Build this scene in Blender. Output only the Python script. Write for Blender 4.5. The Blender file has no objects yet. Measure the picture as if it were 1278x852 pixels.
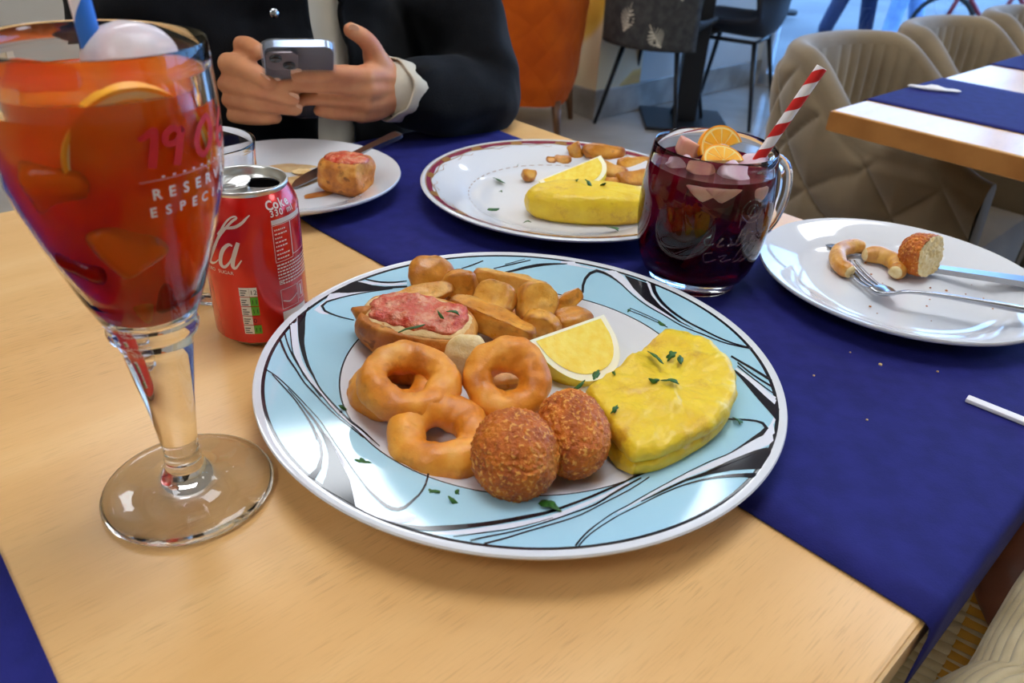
import bpy, bmesh, math, random
from mathutils import Vector, Matrix, Euler, noise

# ------------------------------------------------------------------ camera, light, exposure
S = bpy.context.scene
COL = S.collection
TZ = 0.75                      # height of the table top above the floor
CAM_H = 0.2929                 # camera height above the table top
F_PX = 943.15
PITCH, ROLL = math.radians(31.397), math.radians(3.4185)
fw = Vector((0, math.cos(PITCH), -math.sin(PITCH)))
rt = Vector((1, 0, 0))
up = rt.cross(fw)
cx_ = rt*math.cos(ROLL) + up*math.sin(ROLL)
cy_ = up*math.cos(ROLL) - rt*math.sin(ROLL)
cam_d = bpy.data.cameras.new('camera')
cam = bpy.data.objects.new('camera', cam_d)
COL.objects.link(cam)
m = Matrix((cx_, cy_, -fw)).transposed().to_4x4()
m.translation = Vector((0, 0, TZ + CAM_H))
cam.matrix_world = m
cam_d.sensor_width = 36.0
cam_d.lens = 36.0*F_PX/1278.0
cam_d.clip_start = 0.02
cam_d.clip_end = 200
cam_d.dof.use_dof = True
cam_d.dof.focus_distance = 0.53
cam_d.dof.aperture_fstop = 11.0
S.camera = cam

# the cafe is laid out along the table: b runs across the table (towards the viewer's side), a along it
ANG = -0.79747
CA, SA = math.cos(ANG), math.sin(ANG)
def T(b, a, z=0.0):            # table frame -> world; z is measured from the table top
    return Vector((b*CA - a*SA, b*SA + a*CA, TZ + z))

w = bpy.data.worlds.new('sky')
S.world = w
w.use_nodes = True
nt = w.node_tree
nt.nodes.clear()
wo = nt.nodes.new('ShaderNodeOutputWorld')
bg = nt.nodes.new('ShaderNodeBackground')
bg.inputs['Color'].default_value = (0.25, 0.51, 1.0, 1)
bg.inputs['Strength'].default_value = 6.5
nt.links.new(bg.outputs[0], wo.inputs[0])

S.view_settings.view_transform = 'Standard'
S.view_settings.look = 'None'
S.view_settings.gamma = 1.0
S.view_settings.use_curve_mapping = False
S.view_settings.exposure = 0.20
S.cycles.max_bounces = 20
S.cycles.transmission_bounces = 16
S.cycles.transparent_max_bounces = 16
S.cycles.glossy_bounces = 6
S.cycles.diffuse_bounces = 6
S.cycles.sample_clamp_indirect = 40.0
S.cycles.use_denoising = True

WIN_A = 4.62                   # the street front of the cafe
def area_light(name, loc, rot, sx, sy, power, color, portal=False):
    l = bpy.data.lights.new(name, 'AREA')
    l.shape = 'RECTANGLE'
    l.size, l.size_y = sx, sy
    l.energy = power
    l.color = color
    if portal: l.cycles.is_portal = True
    o = bpy.data.objects.new(name, l)
    COL.objects.link(o)
    o.location = loc
    o.rotation_euler = rot
    return o
# daylight enters through the street front (portal only guides the sampling of the sky)
area_light('street_front_portal', T(0.35, WIN_A+0.02, 0.45), Euler((math.radians(-90), 0, ANG)), 5.6, 2.3, 1, (1, 1, 1), True)

# ------------------------------------------------------------------ helpers
def c(r, g, b):                # sRGB 0-255 -> linear
    f = lambda v: (v/255/12.92) if v <= 10.3 else ((v/255+0.055)/1.055)**2.4
    return (f(r), f(g), f(b), 1.0)

MATS = {}
def M(name, col, rough=0.5, col2=None, nscale=20.0, ncon=(0.35, 0.65), stretch=(1, 1, 1), metal=0.0, trans=0.0, ior=1.45,
      bump=0.0, bscale=200.0, coat=0.0, sss=0.0, sssr=(1.0, 0.4, 0.2), sss_scale=0.003, spec=0.5, sheen=0.0, emit=None, estr=0.0, detail=4.0, alpha=1.0,
      bstretch=None, thick=None, absorb=None, bdist=0.001):
    if name in MATS: return MATS[name]
    mt = bpy.data.materials.new(name)
    mt.use_nodes = True
    n = mt.node_tree
    p = n.nodes['Principled BSDF']
    I = p.inputs
    I['Base Color'].default_value = col
    I['Roughness'].default_value = rough
    I['Metallic'].default_value = metal
    I['Transmission Weight'].default_value = trans
    I['IOR'].default_value = ior
    I['Coat Weight'].default_value = coat
    I['Coat Roughness'].default_value = 0.05
    I['Specular IOR Level'].default_value = spec
    I['Sheen Weight'].default_value = sheen
    if alpha < 1: I['Alpha'].default_value = alpha
    if sss > 0:
        I['Subsurface Weight'].default_value = sss
        I['Subsurface Radius'].default_value = sssr
        I['Subsurface Scale'].default_value = sss_scale
    if emit:
        I['Emission Color'].default_value = emit
        I['Emission Strength'].default_value = estr
    tc = None
    def coords(st):
        nonlocal tc
        if tc is None: tc = n.nodes.new('ShaderNodeTexCoord')
        mp = n.nodes.new('ShaderNodeMapping')
        mp.inputs['Scale'].default_value = st
        n.links.new(tc.outputs['Object'], mp.inputs['Vector'])
        return mp.outputs[0]
    if col2 is not None:
        nz = n.nodes.new('ShaderNodeTexNoise')
        nz.inputs['Scale'].default_value = nscale
        nz.inputs['Detail'].default_value = detail
        n.links.new(coords(stretch), nz.inputs['Vector'])
        rp = n.nodes.new('ShaderNodeValToRGB')
        rp.color_ramp.elements[0].position, rp.color_ramp.elements[1].position = ncon
        rp.color_ramp.elements[0].color, rp.color_ramp.elements[1].color = col, col2
        n.links.new(nz.outputs['Fac'], rp.inputs[0])
        n.links.new(rp.outputs[0], I['Base Color'])
    if bump > 0:
        nb = n.nodes.new('ShaderNodeTexNoise')
        nb.inputs['Scale'].default_value = bscale
        nb.inputs['Detail'].default_value = 3
        n.links.new(coords(bstretch or (1, 1, 1)), nb.inputs['Vector'])
        bp = n.nodes.new('ShaderNodeBump')
        bp.inputs['Strength'].default_value = bump
        bp.inputs['Distance'].default_value = bdist
        n.links.new(nb.outputs['Fac'], bp.inputs['Height'])
        n.links.new(bp.outputs[0], I['Normal'])
    if absorb:
        va = n.nodes.new('ShaderNodeVolumeAbsorption')
        va.inputs['Color'].default_value = absorb[0]
        va.inputs['Density'].default_value = absorb[1]
        n.links.new(va.outputs[0], n.nodes['Material Output'].inputs['Volume'])
    MATS[name] = mt
    return mt

def tag(o, label=None, cat=None, group=None, kind=None):
    if label: o['label'] = label
    if cat: o['category'] = cat
    if group: o['group'] = group
    if kind: o['kind'] = kind
    return o
def food(name, stops, nscale, edge=None, speck=None, rough=(0.35, 0.6), bump=(0.4, 260, 0.0012), bump2=(0.3, 900, 0.0005), sss=0.1, pt=(0.49, 0.56), det=5):
    """fried and roasted surfaces: mottled colour, browner on ridges, speckles, two scales of relief"""
    mt = bpy.data.materials.new(name); mt.use_nodes = True; MATS[name] = mt
    n = mt.node_tree; p = n.nodes['Principled BSDF']; L = n.links.new
    tc = n.nodes.new('ShaderNodeTexCoord')
    def nz(sc, d=3, r=0.5):
        q = n.nodes.new('ShaderNodeTexNoise'); q.inputs['Scale'].default_value = sc; q.inputs['Detail'].default_value = d; q.inputs['Roughness'].default_value = r
        L(tc.outputs['Object'], q.inputs['Vector']); return q.outputs['Fac']
    def mr(f, a, b, c0=0.0, c1=1.0):
        q = n.nodes.new('ShaderNodeMapRange'); q.inputs[1].default_value, q.inputs[2].default_value, q.inputs[3].default_value, q.inputs[4].default_value = a, b, c0, c1
        L(f, q.inputs[0]); return q.outputs[0]
    def mix(f, a, b):
        q = n.nodes.new('ShaderNodeMix'); q.data_type = 'RGBA'; L(f, q.inputs[0]); L(a, q.inputs[6])
        q.inputs[7].default_value = b; return q.outputs[2]
    rp = n.nodes.new('ShaderNodeValToRGB'); e = rp.color_ramp.elements
    e[0].position, e[0].color = stops[0]; e[1].position, e[1].color = stops[-1]
    for s in stops[1:-1]: x = e.new(s[0]); x.color = s[1]
    L(nz(nscale, det, 0.6), rp.inputs[0]); col = rp.outputs[0]
    if edge:
        g = n.nodes.new('ShaderNodeNewGeometry')
        ml = n.nodes.new('ShaderNodeMath'); ml.operation = 'MULTIPLY'; L(mr(g.outputs['Pointiness'], pt[0], pt[1]), ml.inputs[0]); L(mr(nz(nscale*1.7), 0.3, 0.6, 0.35, 1), ml.inputs[1])
        col = mix(ml.outputs[0], col, edge)
    if speck: col = mix(mr(nz(speck[1], 2), speck[2], speck[2]+0.08, 0, speck[3] if len(speck) > 3 else 0.8), col, speck[0])
    L(col, p.inputs['Base Color'])
    L(mr(nz(nscale*2.2), 0.3, 0.7, rough[0], rough[1]), p.inputs['Roughness'])
    b1 = n.nodes.new('ShaderNodeBump'); b1.inputs['Strength'].default_value = bump[0]; b1.inputs['Distance'].default_value = bump[2]; L(nz(bump[1], 3), b1.inputs['Height'])
    b2 = n.nodes.new('ShaderNodeBump'); b2.inputs['Strength'].default_value = bump2[0]; b2.inputs['Distance'].default_value = bump2[2]; L(nz(bump2[1], 2), b2.inputs['Height']); L(b1.outputs[0], b2.inputs['Normal'])
    L(b2.outputs[0], p.inputs['Normal'])
    p.inputs['Subsurface Weight'].default_value = sss; p.inputs['Subsurface Radius'].default_value = (1, .5, .15); p.inputs['Subsurface Scale'].default_value = 0.003
    return mt

def thing(name, label, cat, loc=(0, 0, 0), rot=(0, 0, 0), group=None):
    o = bpy.data.objects.new(name, None)
    COL.objects.link(o)
    o.empty_display_size = 0.02
    o.location = loc
    o.rotation_euler = rot
    return tag(o, label, cat, group)
def ob(name, me, parent=None, loc=(0, 0, 0), rot=(0, 0, 0), scale=None):
    o = bpy.data.objects.new(name, me)
    COL.objects.link(o)
    if parent: o.parent = parent
    o.location = loc
    o.rotation_euler = rot
    if scale: o.scale = scale
    return o
def dup(root, loc=None, rot=None, label=None, group=None):
    r = root.copy()
    COL.objects.link(r)
    if loc is not None: r.location = loc
    if rot is not None: r.rotation_euler = rot
    if label: r['label'] = label
    if group: r['group'] = group
    for ch in list(root.children):
        k = ch.copy(); COL.objects.link(k); k.parent = r
        for g in list(ch.children):
            d = g.copy(); COL.objects.link(d); d.parent = k
    return r
class MB:
    """collects shapes for ONE mesh"""
    def __init__(s): s.v = []; s.f = []; s.mi = []
    def add(s, v, f, mi=0):
        o = len(s.v)
        s.v += [tuple(x) for x in v]
        s.f += [tuple(i+o for i in q) for q in f]
        s.mi += [mi]*len(f) if isinstance(mi, int) else list(mi)
        return s
    def mesh(s, mats, smooth=True, name='mesh', angle=None):
        me = bpy.data.meshes.new(name)
        me.from_pydata(s.v, [], s.f)
        for mt in (mats if isinstance(mats, (list, tuple)) else [mats]): me.materials.append(mt)
        me.polygons.foreach_set('material_index', s.mi)
        me.update()
        bm = bmesh.new(); bm.from_mesh(me)
        bmesh.ops.recalc_face_normals(bm, faces=bm.faces)
        if smooth and angle is not None:
            for e in bm.edges:
                if len(e.link_faces) == 2 and e.calc_face_angle(0) > math.radians(angle): e.smooth = False
        bm.to_mesh(me); bm.free()
        me.polygons.foreach_set('use_smooth', [smooth]*len(me.polygons))
        return me
    def build(s, name, mats, parent=None, loc=(0, 0, 0), rot=(0, 0, 0), smooth=True, angle=40):
        return ob(name, s.mesh(mats, smooth, name, angle), parent, loc, rot)
    def lathe(s, prof, n=48, mi=0, ctr=(0, 0), z0=0.0, wob=0.0):
        k = len(prof); v = []; f = []
        for i in range(n):
            a = 2*math.pi*i/n
            for r, z in prof: v.append((ctr[0]+r*math.cos(a), ctr[1]+r*math.sin(a), z0+z))
        ms = []
        for i in range(n):
            j = (i+1) % n
            for t in range(k-1):
                f.append((i*k+t, j*k+t, j*k+t+1, i*k+t+1)); ms.append(mi if isinstance(mi, int) else mi[t])
        base = len(s.v)
        s.add(v, f, ms)
        for t in (0, k-1):              # close the ends on the axis
            if prof[t][0] < 0.0003:
                q = tuple(base+i*k+t for i in range(n)); s.f.append(q if t else q[::-1]); s.mi.append(ms[0] if t == 0 else ms[k-2])
        return s
    def box(s, lo, hi, mi=0, mat=None):
        x0, y0, z0 = lo; x1, y1, z1 = hi
        v = [(x0,y0,z0),(x1,y0,z0),(x1,y1,z0),(x0,y1,z0),(x0,y0,z1),(x1,y0,z1),(x1,y1,z1),(x0,y1,z1)]
        if mat: v = [mat @ Vector(p) for p in v]
        s.add(v, [(0,3,2,1),(4,5,6,7),(0,1,5,4),(1,2,6,5),(2,3,7,6),(3,0,4,7)], mi)
        return s
    def rbox(s, lo, hi, r, seg=3, mi=0, mat=None):
        bm = bmesh.new()
        bmesh.ops.create_cube(bm, size=1)
        sx, sy, sz = [hi[i]-lo[i] for i in range(3)]
        cc = [(hi[i]+lo[i])/2 for i in range(3)]
        for q in bm.verts: q.co = Vector((q.co.x*sx+cc[0], q.co.y*sy+cc[1], q.co.z*sz+cc[2]))
        bmesh.ops.bevel(bm, geom=bm.edges[:], offset=r, segments=seg, affect='EDGES', profile=0.5)
        s.bm(bm, mi, mat); bm.free()
        return s
    def bm(s, bm, mi=0, mat=None):
        bm.verts.index_update()
        s.add([(mat @ q.co) if mat else q.co for q in bm.verts], [[x.index for x in f.verts] for f in bm.faces], mi)
        return s
    def tube(s, pts, rad, n=10, mi=0, cap=True, flat=1.0, updir=None):
        pts = [Vector(p) for p in pts]; k = len(pts)
        rads = rad if isinstance(rad, (list, tuple)) else [rad]*k
        v = []; f = []
        t0 = (pts[1]-pts[0]).normalized()
        u = Vector(updir) if updir else (Vector((0, 0, 1)) if abs(t0.z) < 0.9 else Vector((1, 0, 0)))
        for i, p in enumerate(pts):
            t = (pts[min(i+1, k-1)]-pts[max(i-1, 0)]).normalized()
            sd = t.cross(u)
            if sd.length < 1e-6: sd = t.orthogonal()
            sd.normalize()
            u = sd.cross(t).normalized()
            for j in range(n):
                a = 2*math.pi*j/n
                v.append(p + sd*math.cos(a)*rads[i] + u*math.sin(a)*rads[i]*flat)
        for i in range(k-1):
            for j in range(n):
                jj = (j+1) % n
                f.append((i*n+j, i*n+jj, (i+1)*n+jj, (i+1)*n+j))
        if cap:
            f.append(tuple(range(n))[::-1]); f.append(tuple((k-1)*n+j for j in range(n)))
        s.add(v, f, mi)
        return s
    def poly(s, pts, z0, z1, mi=0):
        n = len(pts)
        v = [(p[0], p[1], z0) for p in pts]+[(p[0], p[1], z1) for p in pts]
        f = [tuple(range(n))[::-1], tuple(range(n, 2*n))]+[(i, (i+1) % n, n+(i+1) % n, n+i) for i in range(n)]
        s.add(v, f, mi)
        return s
def spline(P, n):
    """Catmull-Rom through points of any dimension"""
    P = [tuple(p) for p in P]; k = len(P); D = len(P[0]); out = []
    for i in range(n):
        x = i/(n-1)*(k-1); j = min(int(x), k-2); t = x-j
        p0, p1, p2, p3 = P[max(j-1, 0)], P[j], P[j+1], P[min(j+2, k-1)]
        out.append(tuple(0.5*((2*p1[d])+(p2[d]-p0[d])*t+(2*p0[d]-5*p1[d]+4*p2[d]-p3[d])*t*t+(3*p1[d]-p0[d]-3*p2[d]+p3[d])*t**3) for d in range(D)))
    return out
def fbm(p, sc, oct=3):
    v = 0; a = 1; q = Vector(p)*sc
    for _ in range(oct):
        v += a*noise.noise(q); q = q*2.03+Vector((3.1, 1.7, 9.2)); a *= 0.5
    return v
def blob(rad, sub=4, planes=(), amp=0.0, sc=30.0, amp2=0.0, sc2=200.0, seed=0, power=2.0, soft=0.9):
    """noisy ellipsoid with flattened sides; returns (verts, faces)"""
    bm = bmesh.new()
    bmesh.ops.create_icosphere(bm, subdivisions=sub, radius=1.0)
    off = Vector((seed*7.13, seed*3.7, seed*1.9))
    for q in bm.verts:
        d = q.co.normalized()
        if power != 2.0:
            k = (abs(d.x)**power+abs(d.y)**power+abs(d.z)**power)**(-1.0/power); d = d*k
        p = Vector((d.x*rad[0], d.y*rad[1], d.z*rad[2]))
        for (n, h) in planes:
            n = Vector(n).normalized(); e = n.dot(p)-h
            if e > 0: p = p-n*e*soft
        nn = q.co.normalized()
        if amp: p = p+nn*amp*fbm(p+off, sc, 2)
        if amp2: p = p+nn*amp2*fbm(p+off, sc2, 2)
        q.co = p
    bm.verts.index_update()
    r = ([q.co.copy() for q in bm.verts], [[x.index for x in f.verts] for f in bm.faces])
    bm.free()
    return r
def ring_mesh(R, r, mats, seed, n=80, k=28, sq=1.0, amp=0.0022, open_=None):
    mb = MB(); off = Vector((seed*5.1, seed*2.3, 0)); v = []; f = []
    for i in range(n):
        a = 2*math.pi*i/n
        rr = r*(1+0.16*noise.noise(Vector((math.cos(a)*1.3, math.sin(a)*1.3, seed*3.3))))
        RR = R*(1+0.07*noise.noise(Vector((math.cos(a)*0.9, math.sin(a)*0.9, seed*7.7+4))))
        for j in range(k):
            b = 2*math.pi*j/k
            p = Vector(((RR+rr*math.cos(b))*math.cos(a), (RR+rr*math.cos(b))*math.sin(a), rr*sq*math.sin(b)))
            nn = Vector((math.cos(b)*math.cos(a), math.cos(b)*math.sin(a), math.sin(b)))
            p = p+nn*(amp*fbm(p+off, 70, 2)+0.00035*fbm(p+off, 420, 2))
            v.append(p)
    for i in range(n):
        for j in range(k):
            f.append((i*k+j, ((i+1) % n)*k+j, ((i+1) % n)*k+(j+1) % k, i*k+(j+1) % k))
    mb.add(v, f)
    return mb.mesh(mats, True, 'fried_ring')
def text_mesh(string, size, fn, mat, extrude=0.0, offset=0.0, align='CENTER', cuts=2):
    cu = bpy.data.curves.new('lettering', 'FONT')
    cu.body = string; cu.size = size; cu.align_x = align; cu.offset = offset; cu.resolution_u = 3
    o = bpy.data.objects.new('lettering', cu); COL.objects.link(o)
    bpy.context.view_layer.update()
    me = bpy.data.meshes.new_from_object(o)
    bpy.data.objects.remove(o)
    bm = bmesh.new(); bm.from_mesh(me)
    if cuts: bmesh.ops.subdivide_edges(bm, edges=bm.edges[:], cuts=0)
    for q in bm.verts: q.co = Vector(fn(q.co.x, q.co.y))
    bm.to_mesh(me); bm.free()
    me.materials.clear(); me.materials.append(mat)
    return me
def strip(mb, pts, fn, lift=0.0, mi=0):
    """ribbon with centre line pts=(x,y,w) in a flat chart, mapped by fn(x,y)->3D"""
    v = []; f = []
    for i, (x, y, wd) in enumerate(pts):
        x0, y0 = pts[max(i-1, 0)][:2]; x1, y1 = pts[min(i+1, len(pts)-1)][:2]
        dx, dy = x1-x0, y1-y0; L = math.hypot(dx, dy) or 1
        nx, ny = -dy/L*wd/2, dx/L*wd/2
        v += [fn(x+nx, y+ny), fn(x-nx, y-ny)]
    for i in range(len(pts)-1): f.append((2*i, 2*i+1, 2*i+3, 2*i+2))
    mb.add(v, f, mi)
def look_rot(n, roll=0.0):
    """rotation taking local +Z to n"""
    q = Vector((0, 0, 1)).rotation_difference(Vector(n).normalized())
    return (q.to_matrix() @ Matrix.Rotation(roll, 3, 'Z')).to_euler()

# ------------------------------------------------------------------ the room
ROT = (0, 0, ANG)
def struct(name, mb, mat, smooth=False, parent=None):
    o = mb.build(name, mat, parent, T(0, 0, -TZ) if not parent else (0, 0, 0), ROT if not parent else (0, 0, 0), smooth)
    if not parent: o['kind'] = 'structure'
    return o
m_floor = M('polished_floor', c(150, 142, 134), 0.16, c(176, 168, 160), 2.2, bump=0.03, bscale=3.0)
m_cream = M('cream_paint', c(238, 220, 180), 0.6)
m_ceil = M('ceiling_white', c(235, 230, 220), 0.8)
m_skirt = M('grey_marble', c(128, 124, 120), 0.3, c(168, 164, 160), 6.0)
m_panel = M('white_panel', c(214, 214, 212), 0.45, c(196, 198, 200), 1.5)
def marble():
    mt = M('cream_marble', c(222, 200, 158), 0.28)
    n = mt.node_tree; p = n.nodes['Principled BSDF']
    tc = n.nodes.new('ShaderNodeTexCoord')
    mp = n.nodes.new('ShaderNodeMapping'); mp.inputs['Rotation'].default_value = (0, math.radians(-24), 0)
    wv = n.nodes.new('ShaderNodeTexWave'); wv.bands_direction = 'X'
    wv.inputs['Scale'].default_value = 0.85; wv.inputs['Distortion'].default_value = 6.5; wv.inputs['Detail'].default_value = 3; wv.inputs['Detail Scale'].default_value = 1.4
    rp = n.nodes.new('ShaderNodeValToRGB'); e = rp.color_ramp.elements
    e[0].position, e[0].color = 0.0, c(226, 208, 172); e[1].position, e[1].color = 0.78, c(232, 216, 184)
    x = e.new(0.9); x.color = c(224, 184, 84)
    y = e.new(0.98); y.color = c(206, 158, 60)
    n.links.new(tc.outputs['Object'], mp.inputs[0]); n.links.new(mp.outputs[0], wv.inputs['Vector'])
    n.links.new(wv.outputs['Fac'], rp.inputs[0]); n.links.new(rp.outputs[0], p.inputs['Base Color'])
    return mt
m_marble = marble()
m_alu = M('white_aluminium', c(205, 212, 222), 0.35, metal=0.3)
# clear window glass
def window_glass():
    mt = bpy.data.materials.new('window_glass'); mt.use_nodes = True
    n = mt.node_tree; n.nodes.clear()
    o = n.nodes.new('ShaderNodeOutputMaterial'); mx = n.nodes.new('ShaderNodeMixShader')
    t = n.nodes.new('ShaderNodeBsdfTransparent'); g = n.nodes.new('ShaderNodeBsdfGlossy'); fr = n.nodes.new('ShaderNodeFresnel')
    t.inputs[0].default_value = (0.93, 0.96, 0.97, 1); g.inputs['Roughness'].default_value = 0.0; fr.inputs['IOR'].default_value = 1.45
    n.links.new(fr.outputs[0], mx.inputs[0]); n.links.new(t.outputs[0], mx.inputs[1]); n.links.new(g.outputs[0], mx.inputs[2]); n.links.new(mx.outputs[0], o.inputs[0])
    return mt
m_wglass = window_glass()
H = 2.45
B0, B1, A0, A1, PB, PA = -4.2, 3.1, -3.0, WIN_A, -2.6, 3.03
struct('floor', MB().box((B0, A0, -0.1), (B1, A1+0.1, 0)), m_floor)
struct('ceiling', MB().box((B0, A0, H), (B1, A1+0.1, H+0.1)), m_ceil)
struct('wall_left', MB().box((B0-0.1, A0, 0), (B0, A1, H)), m_cream)
struct('wall_right', MB().box((B1, A0, 0), (B1+0.1, A1, H)), m_cream)
struct('wall_back', MB().box((B0, A0-0.1, 0), (B1, A0, H)), m_cream)
struct('pillar', MB().box((B0, PA, 0), (PB, PA+0.35, H)), m_marble)
struct('wall_far', MB().box((B0, PA+0.35, 0), (PB-0.02, A1, H)), m_panel)
struct('baseboard_pillar', MB().rbox((B0, PA-0.015, 0), (PB+0.015, PA+0.36, 0.145), 0.004, 1), m_skirt)
struct('baseboard_far', MB().rbox((PB-0.05, PA+0.36, 0), (PB-0.005, A1, 0.145), 0.004, 1), m_skirt)
struct('baseboard_left', MB().rbox((B0, A0, 0), (B0+0.015, PA, 0.145), 0.004, 1), m_skirt)
# door with frame in the left wall
d = MB().box((B0, 0.30, 0), (B0+0.03, 1.16, 2.05))
door = struct('door_1', d, M('pale_door', c(196, 190, 180), 0.45))
ob('door_frame', MB().rbox((B0, 0.2, 0), (B0+0.07, 0.30, 2.13), 0.01, 2).rbox((B0, 1.16, 0), (B0+0.07, 1.26, 2.13), 0.01, 2).rbox((B0, 0.2, 2.05), (B0+0.07, 1.26, 2.15), 0.01, 2).mesh(M('door_frame_cream', c(232, 222, 202), 0.4), False), door)
ob('door_handle', MB().tube([(B0+0.03, 1.06, 1.0), (B0+0.08, 1.06, 1.0), (B0+0.08, 0.95, 1.0)], 0.01).mesh(M('steel', c(200, 200, 200), 0.25, metal=1.0)), door)
# street front: header, frames and panes
struct('wall_header', MB().box((PB, A1, 2.3), (B1, A1+0.12, H)), m_panel)
edges = [PB-0.02, -1.15, 0.25, 1.65, B1]
for i in range(4):
    x0, x1 = edges[i], edges[i+1]
    fr = MB()
    for (lo, hi) in (((x0, A1, 0), (x0+0.06, A1+0.06, 2.3)), ((x1-0.06, A1, 0), (x1, A1+0.06, 2.3)), ((x0, A1, 0), (x1, A1+0.06, 0.07)), ((x0, A1, 2.23), (x1, A1+0.06, 2.3))):
        fr.box(lo, hi)
    wn = struct('window_%d' % (i+1), fr, m_alu)
    ob('pane', MB().box((x0+0.06, A1+0.025, 0.07), (x1-0.06, A1+0.033, 2.23)).mesh(m_wglass, False), wn)

# lamps set in the ceiling
m_lampglow = M('lamp_diffuser', c(255, 240, 215), 0.5, emit=(0.88, 0.94, 1.0, 1), estr=9.0)
m_lampframe = M('lamp_frame', c(230, 230, 230), 0.4)
lamp0 = None
for b_, a_, lab in ((-2.85, 2.05, 'long white ceiling lamp close to the marble pillar'), (-2.30, 0.80, 'white ceiling lamp behind the person in the dark coat'), (-0.25, 2.40, 'white ceiling lamp over the second table'),
                    (1.60, 2.40, 'white ceiling lamp nearest the street-side corner'), (-0.40, 0.55, 'white ceiling lamp over the near table'), (-0.10, -1.30, 'unseen fill lamp added at the ceiling behind the near table, farthest from the street')):  # the last one is an added, unseen fill that brightens the food fronts
    if lamp0 is None:
        lamp0 = thing('ceiling_lamp', lab, 'lamp', T(b_, a_, H-TZ), ROT, 'panel lamps in the ceiling')
        ob('frame', MB().rbox((-0.31, -0.46, -0.03), (0.31, 0.46, 0.0), 0.006, 1).mesh(m_lampframe, False), lamp0)
        ob('diffuser', MB().rbox((-0.28, -0.43, -0.04), (0.28, 0.43, -0.028), 0.004, 1).mesh(m_lampglow, False), lamp0)
    else: dup(lamp0, T(b_, a_, H-TZ), ROT, lab)

sp = thing('ceiling_spot', 'small round ceiling spot above the black bistro table', 'lamp', T(-2.02, 2.78, H-TZ), ROT)
ob('ring', MB().lathe([(0.10, 0.0), (0.115, -0.004), (0.115, -0.02), (0.098, -0.024), (0.095, -0.012)], 32).mesh(m_lampframe), sp)
ob('diffuser', MB().lathe([(0.0001, -0.016), (0.096, -0.016)], 32).mesh(m_lampglow), sp)
# ------------------------------------------------------------------ street outside
m_pave = M('pavement', c(92, 92, 94), 0.75, c(74, 74, 78), 1.2)
o = MB().box((-14, A1+0.1, -0.12), (16, 26, -0.02)).build('pavement', m_pave, None, T(0, 0, -TZ), ROT, False); o['kind'] = 'structure'

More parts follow.
